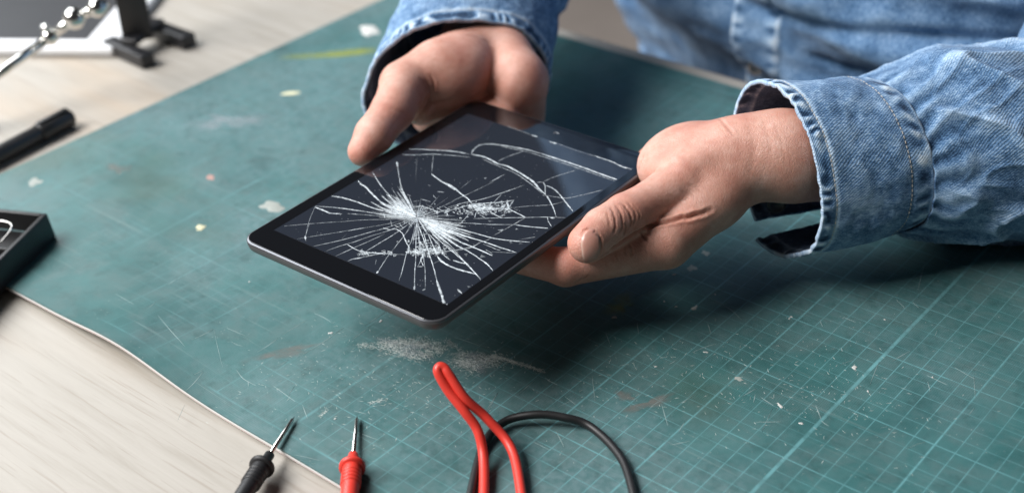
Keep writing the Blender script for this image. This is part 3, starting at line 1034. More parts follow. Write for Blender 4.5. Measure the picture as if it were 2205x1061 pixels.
def surface_nets(Fv, org, h):
    nx, ny, nz = Fv.shape
    S = Fv < 0
    cnt = np.zeros((nx - 1, ny - 1, nz - 1), np.int8)
    for i in (0, 1):
        for j in (0, 1):
            for k in (0, 1):
                cnt += S[i:nx - 1 + i, j:ny - 1 + j, k:nz - 1 + k]
    act = (cnt > 0) & (cnt < 8)
    ids = -np.ones(act.shape, np.int64)
    I, J, K = np.nonzero(act)
    ids[I, J, K] = np.arange(len(I))
    acc = np.zeros((len(I), 3)); num = np.zeros(len(I))
    cor = [(i, j, k) for i in (0, 1) for j in (0, 1) for k in (0, 1)]
    val = {c: Fv[I + c[0], J + c[1], K + c[2]] for c in cor}
    for c in cor:
        for ax in range(3):
            if c[ax] == 0:
                d = list(c); d[ax] = 1; d = tuple(d)
                va, vb = val[c], val[d]
                m = (va < 0) != (vb < 0)
                t = np.where(m, va / np.where(m, va - vb, 1), 0)
                p = np.array(c, float)[None, :].repeat(len(I), 0)
                p[:, ax] += t
                acc += p * m[:, None]; num += m
    Vv = np.stack([I, J, K], -1) + acc / num[:, None]
    Vv = Vv * h + org
    Fs = []
    for ax in range(3):
        o1, o2 = [(1, 2), (2, 0), (0, 1)][ax]
        sl = [slice(None)] * 3
        s0, s1 = list(sl), list(sl)
        s0[ax] = slice(0, -1); s1[ax] = slice(1, None)
        e = S[tuple(s0)] != S[tuple(s1)]
        ii = np.array(np.nonzero(e)).T
        okm = np.ones(len(ii), bool)
        for o_ in (o1, o2):
            okm &= (ii[:, o_] > 0) & (ii[:, o_] < Fv.shape[o_] - 1)
        ii = ii[okm]
        neg = S[ii[:, 0], ii[:, 1], ii[:, 2]]

        def cell(da, db):
            q = ii.copy(); q[:, o1] -= da; q[:, o2] -= db
            return ids[q[:, 0], q[:, 1], q[:, 2]]
        quad = np.stack([cell(1, 1), cell(0, 1), cell(0, 0), cell(1, 0)], -1)
        quad[~neg] = quad[~neg][:, ::-1]
        Fs.append(quad)
    return Vv, np.vstack(Fs)


def build_sdf(prims, h=0.085, pad=0.6):
    lo = np.full(3, 1e9); hi = -lo
    for p in prims:
        if p[0] == 'c':
            for q, r in ((p[1], p[3]), (p[2], p[4])):
                lo = np.minimum(lo, q - r); hi = np.maximum(hi, q + r)
    lo -= pad; hi += pad
    n = np.ceil((hi - lo) / h).astype(int) + 1
    ax = [lo[i] + h * np.arange(n[i]) for i in range(3)]
    Fv = np.full(n, 5.0, np.float64)
    for p in prims:
        if p[0] in ('c', 's'):
            R_ = max(p[3], p[4]) + p[5] + 0.9
            a = np.minimum(p[1], p[2]) - R_; b = np.maximum(p[1], p[2]) + R_
        else:
            R_ = max(p[3]) + p[4] + 0.9
            a = p[1] - R_; b = p[1] + R_
        i0 = np.clip(((a - lo) / h).astype(int), 0, n - 1); i1 = np.clip(((b - lo) / h).astype(int) + 2, 1, n)
        sub = np.stack(np.meshgrid(*[ax[i][i0[i]:i1[i]] for i in range(3)], indexing='ij'), -1)
        shp = sub.shape[:3]
        Pt = sub.reshape(-1, 3)
        sl = tuple(slice(i0[i], i1[i]) for i in range(3))
        cur = Fv[sl].reshape(-1)
        if p[0] == 'c':
            d = smin(cur, sd_cone(Pt, p[1], p[2], p[3], p[4]), p[5])
        elif p[0] == 's':                                     # carve
            d = -smin(-cur, sd_cone(Pt, p[1], p[2], p[3], p[4]), p[5])
        else:
            d = smin(cur, sd_ell(Pt, p[1], p[2], p[3]), p[4])
        Fv[sl] = d.reshape(shp)
    return surface_nets(Fv, lo, h)


def chain(pts, k=0.3, cam_space=True):
    """pts: (px, py, z, radius) -> round cones"""
    out = []
    Q = [(atz(p[0], p[1], p[2]), p[3]) for p in pts]
    for (a, ra), (b, rb) in zip(Q[:-1], Q[1:]):
        out.append(('c', a, b, ra, rb, k))
    return out


def wchain(pts, k=0.3):
    out = []
    for a, b in zip(pts[:-1], pts[1:]):
        out.append(('c', np.array(a[:3], float), np.array(b[:3], float), a[3], b[3], k))
    return out


def ell(px, py, z, r, k=0.5, dirpx=None):
    c = atz(px, py, z)
    if dirpx is None:
        axes = np.eye(3)
    else:
        d = atz(*dirpx) - c
        x, y, d = frame_of(d)
        axes = [d, x, y]
    return ('e', c, axes, r, k)


def mesh_normals(V, F):
    N = np.zeros_like(V)
    fn = np.cross(V[F[:, 2]] - V[F[:, 0]], V[F[:, 3]] - V[F[:, 1]])
    for k in range(4):
        np.add.at(N, F[:, k], fn)
    return N / (np.linalg.norm(N, axis=1)[:, None] + 1e-12)


def laplace(V, F, it=2, lam=0.5):
    n = len(V)
    E = np.vstack([F[:, [0, 1]], F[:, [1, 2]], F[:, [2, 3]], F[:, [3, 0]]])
    for _ in range(it):
        A = np.zeros_like(V); c = np.zeros(n)
        np.add.at(A, E[:, 0], V[E[:, 1]]); np.add.at(A, E[:, 1], V[E[:, 0]])
        np.add.at(c, E[:, 0], 1); np.add.at(c, E[:, 1], 1)
        V = V * (1 - lam) + lam * A / c[:, None]
    return V


def creases(V, F, items, fold):
    """press folds into the skin along lines traced on the visible side: (points px, width cm, depth cm)"""
    N = mesh_normals(V, F)
    pr = topx(V)
    facing = (N @ RC[2]) < 0.1
    D = np.zeros(len(V))
    for pts, w, dep in items:
        P = catmull(np.array(pts, float), 6)
        W = []
        for x, y in P:
            d2 = (pr[:, 0] - x) ** 2 + (pr[:, 1] - y) ** 2
            c = np.nonzero((d2 < 40) & facing)[0]
            if len(c):
                W.append(V[c[np.argmin(pr[c, 2] + 0.02 * d2[c])]])
        if len(W) < 2:
            continue
        W = np.array(W)
        lo, hi = W.min(0) - 4 * w, W.max(0) + 4 * w
        sel = np.nonzero(np.all((V > lo) & (V < hi), axis=1))[0]
        dm = np.full(len(sel), 1e9)
        tt = np.zeros(len(sel))
        for i in range(len(W) - 1):
            a, b = W[i], W[i + 1]
            ab = b - a
            t = np.clip(((V[sel] - a) @ ab) / (ab @ ab + 1e-12), 0, 1)
            dd = np.linalg.norm(V[sel] - a - t[:, None] * ab, axis=1)
            s = (i + t) / (len(W) - 1)
            up = dd < dm
            dm[up] = dd[up]; tt[up] = s[up]
        prof = np.exp(-(dm / w) ** 2) - 0.35 * np.exp(-((dm - 2.1 * w) / (0.9 * w)) ** 2)
        taper = np.clip(np.minimum(tt, 1 - tt) * 5 + 0.25, 0, 1)
        D[sel] = np.where(np.abs(dep * prof * taper) > np.abs(D[sel]), dep * prof * taper, D[sel])
        fold[sel] = np.maximum(fold[sel], np.exp(-(dm / w) ** 2) * taper * min(1, dep / 0.05))
    return V - N * D[:, None]


# --- the hand on the right of the picture
PA = []
THUMB_A = [(1265, 524, 6.35, 1.0), (1300, 494, 6.42, 1.13), (1348, 466, 6.35, 1.20), (1402, 434, 6.45, 1.10), (1472, 392, 6.8, 1.36)]
PA += chain([(1590, 322, 7.5, 1.75), (1472, 385, 6.9, 1.42)], 0.6)                # first metacarpal
PA += [ell(1490, 338, 6.9, (2.75, 2.0, 1.9), 0.8, (1410, 352, 6.5)), ell(1440, 368, 6.5, (1.65, 1.5, 1.4), 0.8)]                                # thenar
PA += chain([(1690, 333, 7.3, 2.15), (1590, 340, 7.2, 1.95)], 0.8)               # wrist
PA += [('e', atz(1665, 333, 7.3), [RC[1], RC[0], RC[2]], (2.2, 2.6, 1.9), 0.8)]
PA += chain([(1630, 348, 7.0, 1.6), (1535, 425, 5.9, 1.6), (1436, 518, 4.75, 1.38)], 0.7)  # index metacarpal
iM, iP = atz(1428, 524, 4.7), atz(1218, 575, 4.35)
PA += [('c', iM, iP, 1.30, 0.98, 0.45), ('c', iP, iP + np.array([-3.3, -0.9, 0.0]), 0.95, 0.82, 0.25),
       ('c', iP + np.array([-3.3, -0.9, 0.0]), iP + np.array([-5.4, -1.2, 0.0]), 0.82, 0.70, 0.2)]
# palm slab and the three fingers beneath the tablet
wr = atz(1640, 345, 7.0)
for k, (dx, dy, dz, ln) in enumerate(((-1.2, 2.0, -0.35, 1.08), (-2.5, 3.6, -0.6, 1.0), (-3.8, 5.0, -0.7, 0.8))):
    m = iM + np.array([dx, dy, dz]) + np.array([0, 0, -0.1])
    PA.append(('c', wr + np.array([-0.4 * (k + 1), 0.55 * (k + 1), -0.5 - 0.25 * k]), m, 1.55, 1.2, 0.8))
    q1 = m + np.array([-4.2, -2.1, 0.0]) * ln; q1[2] = 4.25
    q2 = q1 + np.array([-2.9, -0.8, 0.0]) * ln; q3 = q2 + np.array([-2.1, -0.3, 0.0]) * ln
    PA += [('c', m, q1, 1.05, 0.92, 0.3), ('c', q1, q2, 0.90, 0.80, 0.2), ('c', q2, q3, 0.8, 0.68, 0.2)]
PA += [ell(1455, 338, 5.0, (2.3, 1.2, 1.1), 0.9, (1380, 345, 4.7))]
# forearm
fa = atz(1690, 335, 7.2)
fdir = np.array([0.52, 0.83, -0.18]); fdir /= np.linalg.norm(fdir)
PA += [('c', fa, fa + fdir * 8, 2.1, 2.3, 1.0), ('c', fa + np.array([0.5, .6, -0.4]), fa + fdir * 8 + np.array([0, 0, -0.5]), 2.0, 2.2, 1.0)]
# the thumb is meshed with the hand but blends only over a narrow web
PA2 = PA + chain(THUMB_A, 0.16)
VA, FA = build_sdf(PA2, 0.08)
VA = laplace(VA, FA, 2, 0.5)
foldA = np.zeros(len(VA))
cA = []
for pts, w, d in (
        # thumb knuckle wrinkles
        ([(1327, 441), (1336, 456), (1341, 474), (1340, 490), (1334, 502)], .06, .05), ([(1340, 437), (1353, 452), (1360, 470), (1358, 488)], .06, .055),
        ([(1352, 434), (1366, 452), (1369, 470), (1364, 484)], .05, .04), ([(1316, 446), (1323, 462), (1326, 482), (1322, 502)], .05, .05),
        ([(1306, 455), (1311, 470), (1313, 490)], .045, .035), ([(1364, 440), (1376, 455), (1378, 470)], .045, .035),
        ([(1345, 478), (1349, 492), (1343, 506)], .045, .05),
        # groove between thumb and index, finger folds
        ([(1296, 553), (1318, 537), (1345, 518), (1378, 497), (1420, 480), (1465, 470), (1500, 463), (1530, 452)], .11, .17),
        ([(1378, 493), (1386, 508), (1396, 518)], .07, .10), ([(1355, 522), (1361, 538), (1360, 550)], .05, .05),
        ([(1345, 530), (1349, 548)], .045, .04), ([(1328, 545), (1332, 562)], .045, .035),
        ([(1255, 600), (1247, 606), (1238, 611)], .06, .06), ([(1268, 592), (1256, 603)], .045, .04),
        ([(1390, 525), (1394, 545)], .045, .03), ([(1305, 558), (1308, 575)], .045, .03),
        # creases in the thumb base and the wrist
        ([(1480, 398), (1500, 405), (1520, 418)], .07, .018), ([(1465, 408), (1490, 420), (1508, 432)], .07, .016), ([(1440, 420), (1462, 428), (1482, 432)], .06, .015),
        ([(1610, 262), (1622, 300), (1622, 340), (1612, 380)], .2, .014), ([(1640, 250), (1655, 290), (1660, 340)], .12, .010), ([(1668, 262), (1684, 310), (1692, 360)], .07, .010),
        ([(1385, 335), (1378, 350), (1372, 370)], .07, .05), ([(1545, 250), (1562, 268), (1580, 290)], .08, .03)):
    cA.append((pts, w, d))
cA.append(([(1250, 506), (1262, 493), (1276, 494), (1290, 508), (1296, 524), (1291, 544), (1278, 562)], .06, .07))
VA = creases(VA, FA, cA, foldA)


def redness(V, spots):
    pr = topx(V)
    r = np.zeros(len(V))
    for x, y, s, a in spots:
        r = np.maximum(r, a * np.exp(-((pr[:, 0] - x) ** 2 + (pr[:, 1] - y) ** 2) / (2 * s * s)))
    return r


redA = redness(VA, ((1250, 520, 40, .7), (1345, 465, 30, .45), (1480, 400, 60, .3), (1200, 590, 70, .6), (1400, 540, 60, .35), (1530, 290, 50, .25)))

# --- the hand on the left of the picture
PB = []
PB += chain([(1020, 122, 7.4, 1.9), (945, 150, 7.9, 1.75), (868, 182, 7.6, 1.42)], 0.5)      # first metacarpal
PB += [ell(985, 148, 7.6, (2.7, 2.2, 2.0), 0.5, (930, 200, 7.4))]                             # thenar
PB += chain([(1085, 125, 7.2, 1.85), (1116, 175, 6.7, 1.75), (1114, 245, 4.0, 1.75)], 0.5)    # heel of the palm
PB += chain([(1005, 165, 6.8, 1.6), (965, 212, 5.2, 1.35), (925, 250, 4.6, 1.15)], 0.6)     # base of the forefinger
PB += chain([(1050, 175, 6.2, 1.5), (1045, 235, 4.0, 1.4)], 0.5)
wb = atz(1045, 118, 7.1)
fdb = np.array([-0.44, 0.87, 0.21]); fdb /= np.linalg.norm(fdb)
PB += [('c', wb, wb + fdb * 7, 2.0, 2.2, 1.0), ('c', wb + np.array([-1.4, -.5, .1]), wb + fdb * 7 + np.array([-1.0, 0, 0]), 1.8, 2.1, 1.0)]
# four fingers reaching under the tablet
b0 = atz(920, 262, 5.0)
for k in range(4):
    m = np.array([-17.6 + 1.6 * k, 8.4 + 0.3 * k, 4.15])
    q1 = m + np.array([2.2, -4.1, 0.05]); q2 = q1 + np.array([1.4, -2.5, 0.0]); q3 = q2 + np.array([0.9, -1.8, 0.0])
    PB += [('c', atz(1040, 170, 7.0) + np.array([k * 0.8 - 1, -k * 0.2, -2.2]), m, 1.3, 1.0, 0.5),
           ('c', m, q1, 1.05, .92, .25), ('c', q1, q2, .9, .8, .2), ('c', q2, q3, .8, .68, .2)]
THUMB_B = [(781, 326, 6.35, 0.86), (806, 290, 6.9, 1.08), (846, 238, 7.3, 1.22), (870, 185, 7.7, 1.42)]
PB += chain(THUMB_B, 0.30)
PB += chain([(905, 235, 6.0, 1.0), (975, 200, 6.2, 1.2)], 0.6)
VB, FB = build_sdf(PB, 0.085)
VB = laplace(VB, FB, 2, 0.5)
foldB = np.zeros(len(VB))
VB = creases(VB, FB, [
    ([(893, 275), (908, 248), (920, 228), (929, 208)], .12, .16), ([(929, 208), (925, 190), (915, 172)], .10, .07), ([(925, 222), (950, 218), (975, 212)], .09, .06),
    ([(905, 168), (915, 182), (918, 200)], .07, .05), ([(925, 160), (934, 178), (936, 198)], .07, .05), ([(1092, 135), (1078, 165), (1062, 195), (1052, 215)], .4, .05),
    ([(1000, 75), (1030, 80), (1060, 95)], .1, .04), ([(842, 232), (862, 240), (880, 250)], .08, .03)], foldB)
redB = redness(VB, ((775, 330, 40, .8), (850, 280, 50, .55), (1010, 200, 70, .4), (1110, 170, 50, .4), (980, 120, 60, .25)))

Vp = np.vstack([VA, VB])
Fp = np.vstack([FA, FB + len(VA)])
person = obj('person', Vp, Fp, M_SKIN, None, True, attr={
    'red': np.r_[redA, redB], 'fold': np.r_[foldA, foldB]})
tag(person, 'person in blue denim shirt holding the cracked tablet in both hands', 'person')

# thumbnail: a curved plate laid on the thumb
bvhA = BVHTree.FromPolygons(VA.tolist(), FA.tolist())


def hit(bvh, px, py):
    d = ray(px, py)
    dn = d / np.linalg.norm(d)
    loc, nor, i, dist = bvh.ray_cast(Vector(CC), Vector(dn))
    return (np.array(loc), np.array(nor)) if loc is not None else (None, None)


nc = np.array([1272.0, 529.0])
na = np.array([-22.0, 10.0])          # half length along the thumb, px
nb = np.array([-4.0, -37.0])          # half width across
Vn, Fn, UVn = [], [], []
NR, NA_ = 9, 40
for i in range(NR + 1):
    q = i / NR
    for k in range(NA_):
        a = 2 * math.pi * k / NA_
        ca, sa = math.cos(a), math.sin(a)
        e = 2 / 2.9
        u = math.copysign(abs(ca) ** e, ca) * q; w = math.copysign(abs(sa) ** e, sa) * q
        if u > 0: u *= 0.92
        w *= 1 - 0.10 * max(0, u)
        x, y = nc + na * u + nb * w
        loc, nor = hit(bvhA, x, y)
        if loc is None:
            loc, nor = Vn[-1], np.array([0, 0, 1.0])
        rise = 0.045 * (1 - q ** 6) - 0.03 * (q > 0.99) * (u < 0.5)
        Vn.append(loc + nor * rise); UVn.append((u * 0.5 + 0.5, w * 0.5 + 0.5))
for i in range(NR):
    for k in range(NA_):
        k2 = (k + 1) % NA_
        Fn.append((i * NA_ + k, (i + 1) * NA_ + k, (i + 1) * NA_ + k2, i * NA_ + k2))
obj('thumbnail', Vn, Fn, M_NAIL, person, True, uvs=UVn)

# ------------------------------------------------------------------ denim shirt
shirt = empty('denim_shirt')
shirt.parent = person
tag(shirt, 'blue denim shirt with worn seams and open cuffs')


def fbm(p, s=1.0, o=3):
    return mnoise.fractal(Vector((p[0] * s, p[1] * s, p[2] * s)), 1.0, 2.0, o)


def loft(name, ring_fn, ns, nt, s_range, t_range, thick, closed, m, extra=None, ulen=26.0, vlen=6.0):
    """cloth tube: ring_fn(s, t) -> point; wear(s, t) -> extra(s, t, p, n)"""
    S = np.linspace(*s_range, ns)
    T = np.linspace(*t_range, nt, endpoint=not closed)
    P = np.array([[ring_fn(s, t) for t in T] for s in S])
    ds = np.gradient(P, axis=0); dt = np.gradient(P, axis=1)
    if closed:
        dt = (np.roll(P, -1, 1) - np.roll(P, 1, 1))
    N = np.cross(dt, ds); N /= np.linalg.norm(N, axis=2)[..., None] + 1e-12
    cen = P.mean(1, keepdims=True)
    if ((P - cen) * N).sum() < 0: N = -N
    wear = np.zeros((ns, nt))
    if extra:
        for i, s in enumerate(S):
            for j, t in enumerate(T):
                d, w = extra(s, t, P[i, j])
                P[i, j] = P[i, j] + N[i, j] * d
                wear[i, j] = w
    V = P.reshape(-1, 3)
    F = []
    for i in range(ns - 1):
        for j in range(nt if closed else nt - 1):
            j2 = (j + 1) % nt
            F.append((i * nt + j, i * nt + j2, (i + 1) * nt + j2, (i + 1) * nt + j))
    uv = np.array([[(t * ulen, s * vlen) for t in T] for s in S]).reshape(-1, 2)
    # make faces point outward
    a, b, c = V[F[0][0]], V[F[0][1]], V[F[0][2]]
    fn = np.cross(b - a, c - a)
    if fn @ N[0, 0] < 0:
        F = [f[::-1] for f in F]
    o = obj(name, V, F, m, shirt, True, uvs=uv, attr={'wear': wear.ravel()})
    if thick:
        md = o.modifiers.new('thickness', 'SOLIDIFY')
        md.thickness = thick * U; md.offset = -1.0
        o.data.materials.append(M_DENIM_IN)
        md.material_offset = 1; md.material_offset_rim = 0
    return o, P, N


def stitches(name, curve, normals, pitch=0.26, ln=0.17, r=0.022, parent=None, lift=0.012):
    seg = np.linalg.norm(np.diff(curve, axis=0), axis=1)
    cum = np.r_[0, np.cumsum(seg)]
    V, F = [], []
    s = 0.05
    while s + ln < cum[-1]:
        pts = []
        for q, up in ((0, -0.01), (0.25, 1), (0.75, 1), (1, -0.01)):
            ss = s + ln * q
            i = min(np.searchsorted(cum, ss, 'right') - 1, len(seg) - 1)
            f = (ss - cum[i]) / seg[i]
            pts.append(curve[i] * (1 - f) + curve[i + 1] * f + normals[i] * lift * up)
        v, f_ = tube(pts, r, 6)
        F += [tuple(a + len(V) for a in g) for g in f_]
        V += list(v)
        s += pitch
    o = obj(name, V, F, M_THREAD, parent, True)
    o['kind'] = 'stuff'
    return o


def cam_to_world(p):
    return CC + RC.T @ np.array(p)


def camp(px, py, d):
    return np.array([(px - PPX) / FPX * d, (py - PPY) / FPX * d, d])


# --- right cuff and sleeve: rings given by their visible top, bottom and the bulge toward the camera
def ring_spec(top, bot, d, near_bow, far_bow, depth_half):
    """returns centre, a1 (to the bottom), a2 (to the far side) in camera space"""
    T, B = camp(*top, d), camp(*bot, d)
    c = (T + B) / 2
    sx = d / FPX
    c = c + np.array([(near_bow - far_bow) / 2 * sx, 0, 0])
    w = (near_bow + far_bow) / 2 * sx
    return c, (B - T) / 2, np.array([-w, 0.0, depth_half])


A_RINGS = [(0.0, ring_spec((1640, 172), (1722, 556), 75.0, 46, 66, 3.5)),
           (0.45, ring_spec((1740, 170), (1822, 532), 75.6, 52, 62, 3.6)),
           (0.8, ring_spec((1820, 170), (1898, 512), 76.0, 56, 60, 3.6)),
           (1.0, ring_spec((1866, 172), (1942, 498), 76.3, 58, 58, 3.6)),
           (1.2, ring_spec((1912, 150), (1990, 508), 76.6, 56, 60, 4.0)),
           (1.6, ring_spec((2010, 108), (2085, 515), 77.3, 50, 60, 4.8)),
           (2.2, ring_spec((2160, 104), (2240, 530), 78.3, 50, 60, 5.2)),
           (3.0, ring_spec((2360, 95), (2450, 550), 80.0, 50, 60, 5.6))]
_as = np.array([r[0] for r in A_RINGS])
_ac = np.array([np.r_[r[1][0], r[1][1], r[1][2]] for r in A_RINGS])


def lerp_rings(s, S, Cc):
    i = int(np.clip(np.searchsorted(S, s) - 1, 0, len(S) - 2))
    f = (s - S[i]) / (S[i + 1] - S[i])
    a, b, c, d = Cc[max(i - 1, 0)], Cc[i], Cc[i + 1], Cc[min(i + 2, len(S) - 1)]
    v = 0.5 * (2 * b + (c - a) * f + (2 * a - 5 * b + 4 * c - d) * f * f + (3 * b - a - 3 * c + d) * f ** 3)
    return v[0:3], v[3:6], v[6:9]


def ringA(s, t):
    c, a1, a2 = lerp_rings(s, _as, _ac)
    th = 2 * math.pi * t                 # 0 top, .25 near side, .5 bottom, .75 far side
    co, si = math.cos(th), math.sin(th)
    e = 0.92
    p = c - a1 * math.copysign(abs(co) ** e, co) - a2 * math.copysign(abs(si) ** e, si)
    if t > 0.5 and s < 1:                       # the unbuttoned corner hangs loose
        f = (t - 0.5) / 0.12 * (1 - s)
        p = p + np.array([-0.5, 0.28, -0.4]) * f
    return cam_to_world(p)


def cuff_extra(seed, hem=0.075, seam=0.80):
    def fn(s, t, p):
        n = fbm(p + seed, 0.32)
        n2 = fbm(p + seed + 9, 1.1)
        d = 0.16 * n + 0.05 * n2
        w = 0.18 * n2
        k = math.sin(2 * math.pi * (t * 31 + 1.5 * n + 0.25 * math.sin(t * 40) + 0.35 * n2)) * (0.7 + 0.6 * n2)
        band = math.exp(-((s - hem) / 0.055) ** 2)
        d += band * (0.06 * k + 0.02)
        w += band * (0.95 * k - 0.05)
        edge = math.exp(-(s / 0.022) ** 2)
        w += 0.42 * edge
        w += 0.5 * math.exp(-((s - 0.165) / 0.018) ** 2)
        d -= 0.035 * math.exp(-((s - 0.155) / 0.012) ** 2)
        k2 = math.sin(2 * math.pi * (t * 24 + 0.9 * n + 2)) * (0.7 + 0.6 * n2)
        band2 = math.exp(-((s - 0.90) / 0.06) ** 2)
        d += band2 * (0.04 * k2 + 0.03)
        w += band2 * (0.75 * k2 + 0.0)
        d -= 0.04 * math.exp(-((s - seam) / 0.014) ** 2)
        w += 0.75 * math.exp(-((s - 0.995) / 0.02) ** 2)
        d -= 0.12 * max(0, (s - 0.985) / 0.015)
        w += 0.2 * math.sin(s * 5 + n * 6) * n
        return d, w
    return fn


cuffA, PcA, NcA = loft('cuff', ringA, 92, 420, (0.0, 1.0), (-0.345, 0.620), 0.24, False, M_DENIM, cuff_extra(np.array([3.0, 0, 0])), 26, 6.4)
cuffA['label'] = 'wide open denim cuff with pale frayed hem'


def sleeve_extra(seed, s0, freq=21, amp=1.0):
    def fn(s, t, p):
        n = fbm(p + seed, 0.16)
        n2 = fbm(p + seed + 5, 0.5)
        n3 = fbm(p + seed + 3, 1.4)
        q = s - s0
        g = math.exp(-q / 0.30)
        k = math.sin(2 * math.pi * (t * freq + 1.1 * n + 0.3 * n2))
        k3 = math.sin(2 * math.pi * (t * 9 + 2.2 * n + q * 0.9 + seed[0]))
        c_, s_ = math.cos(2 * math.pi * t), math.sin(2 * math.pi * t)
        rn = mnoise.fractal(Vector((c_ * 1.5 + q * 0.9 + seed[0], s_ * 1.5 - q * 0.7 + seed[1], q * 0.8 + seed[2])), 1.0, 2.0, 2)
        rn2 = mnoise.fractal(Vector((c_ * 3.3 - q * 1.3, s_ * 3.3 + q * 1.6 + seed[0], q * 1.0 + seed[1])), 1.0, 2.0, 2)
        ri = max(0.0, 1 - 2.6 * abs(rn)) ** 1.6
        ri2 = max(0.0, 1 - 3.0 * abs(rn2)) ** 1.5
        grow = min(1.0, q * 2.5)
        d = amp * (0.35 * n + 0.06 * n2 + 0.02 * n3 + g * 0.12 * k * (1 - math.exp(-q / 0.03)) + grow * (0.50 * ri + 0.10 * ri2) - 0.2 * grow)
        ridge = max(0, k) * g
        w = 0.12 * n2 + 0.30 * ridge - 0.30 * max(0, -k) * g + 0.28 * grow * (ri + 0.25 * ri2) - 0.05
        return d, w
    return fn


slA, PsA, NsA = loft('sleeve', ringA, 110, 420, (0.985, 2.7), (0.0, 1.0), 0.12, True, M_DENIM, sleeve_extra(np.array([0.0, 4.0, 1.0]), 0.985), 28, 6.4)
slA['label'] = 'gathered denim sleeve of the arm on the right'
for sv in (0.155, 0.80):
    i = int(sv * 91)
    stitches('stitching', PcA[i], NcA[i], parent=shirt)


# --- left cuff: seen from its open end
B_RINGS = []


def ringB_params():
    out = []
    for s, cx, cy, d, hw, hh, tilt in ((0.0, 985, 186, 86.8, 6.05, 3.9, 0.30), (0.5, 1012, 100, 89.6, 5.75, 3.9, 0.26), (1.0, 1036, 20, 93.0, 5.4, 4.0, 0.22),
                                       (1.5, 1060, -60, 96.0, 6.0, 4.4, 0.2), (2.4, 1090, -230, 102.0, 6.6, 4.9, 0.2)):
        c = camp(cx, cy, d)
        out.append((s, c, np.array([math.cos(tilt), -math.sin(tilt) * 0.25, 0.25]) * hw, np.array([-0.12, 1.0, 0.52]) * hh))
    return out


_bp = ringB_params()
_bs = np.array([r[0] for r in _bp]); _bc = np.array([np.r_[r[1], r[2], r[3]] for r in _bp])


def ringB(s, t):
    c, a1, a2 = lerp_rings(s, _bs, _bc)
    th = 2 * math.pi * t
    co, si = math.cos(th), math.sin(th)
    p = c + a1 * math.copysign(abs(co) ** 0.92, co) + a2 * math.copysign(abs(si) ** 0.92, si)
    return cam_to_world(p)


cuffB, PcB, NcB = loft('cuff', ringB, 80, 360, (0.0, 1.0), (0.0, 1.0), 0.24, True, M_DENIM, cuff_extra(np.array([8.0, 2, 0])), 27, 6.4)
cuffB['label'] = 'denim cuff round the wrist, seen into its dark opening'
slB, PsB, NsB = loft('sleeve', ringB, 60, 300, (0.985, 2.4), (0.0, 1.0), 0.12, True, M_DENIM, sleeve_extra(np.array([5.0, 1.0, 7.0]), 0.985), 28, 6.4)
i = int(0.155 * 79)
stitches('stitching', np.vstack([PcB[i], PcB[i][:1]]), np.vstack([NcB[i], NcB[i][:1]]), parent=shirt)

# --- upper arms of the shirt, up to the shoulders
def upper_sleeve(a, b, r0, r1, seed):
    P = catmull([a, (np.array(a) + b) / 2 + np.array([0, 3, -1.0]), b], 20)
    V, F = tube(P, np.linspace(r0, r1, len(P)), 48)
    V = np.array([v + 0.7 * fbm(v + seed, 0.13) * ang_(v - P[i // 48]) for i, v in enumerate(V)])
    uv = np.array([((i % 48) * 0.6, (i // 48) * 0.8) for i in range(len(V))])
    return obj('upper_sleeve', V, F, M_DENIM, shirt, True, uvs=uv, attr={'wear': np.zeros(len(V))})


ang_ = lambda d: d / (np.linalg.norm(d) + 1e-9)
upper_sleeve(PsB[-1].mean(0), np.array([-36.0, 54.0, 40.0]), 5.6, 7.5, 3.0)
upper_sleeve(PsA[-1].mean(0), np.array([14.0, 54.0, 40.0]), 5.6, 7.5, 8.0)

# --- shirt front behind the table edge
TXN, TZN = 280, 170
xs = np.linspace(-47, 26, TXN); zs = np.linspace(-14, 46, TZN)
PLX = -14.2


def torso_y(x, z):
    y = 36.2 + 0.012 * (x + 6) ** 2 + 0.02 * max(0, z) ** 1.2
    if z < 5: y += 0.10 * (5 - z) ** 1.5
    zf = 4.2 + 0.10 * (x + 8)
    if x > -16: y += 1.0 * math.exp(-((z - zf) / 0.55) ** 2) * min(1, (x + 16) / 5)
    zf2 = 0.8 - 0.05 * (x + 8)
    if x > -12: y += 0.7 * math.exp(-((z - zf2) / 0.4) ** 2) * min(1, (x + 12) / 4)
    # left flank curves away
    if x < -34: y += 0.09 * (-34 - x) ** 2.0
    p = np.array([x * 0.07, z * 0.16, 0.3])
    y -= 1.3 * fbm(p, 1.0, 3)
    y -= 0.55 * math.sin(0.55 * z + 0.22 * x + 2.2 * fbm(p + 4, 1.0, 2))
    y -= 0.25 * fbm(np.array([x * 0.25, z * 0.5, 2.0]), 1.0, 3)
    return y


V, wear, uv = [], [], []
for x in xs:
    for z in zs:
        y = torso_y(x, z)
        w = 0.25 * fbm(np.array([x * 0.2, z * 0.3, 5.0]), 1.0, 3) + 0.1
        pl = x - PLX + 0.05 * z
        if -1.9 < pl < 1.9:
            y -= 0.28
            for e in (-1.5, 1.5):
                k = math.sin(2 * math.pi * (z * 0.85 + 0.4 * fbm(np.array([z * .4, e, 0]), 1.0, 2)))
                b = math.exp(-((pl - e) / 0.45) ** 2)
                w += b * (0.55 * k + 0.1); y -= 0.06 * b * k
            for e in (-1.85, 1.85):
                w += 0.8 * math.exp(-((pl - e) / 0.12) ** 2)
        V.append((x, y, z)); wear.append(w); uv.append((x, z))
F = []
for i in range(TXN - 1):
    for j in range(TZN - 1):
        F.append((i * TZN + j, (i + 1) * TZN + j, (i + 1) * TZN + j + 1, i * TZN + j + 1))
fr = obj('shirt_front', V, F, M_DENIM_T, shirt, True, uvs=uv, attr={'wear': wear})
md = fr.modifiers.new('thickness', 'SOLIDIFY'); md.thickness = 0.2 * U; md.offset = -1


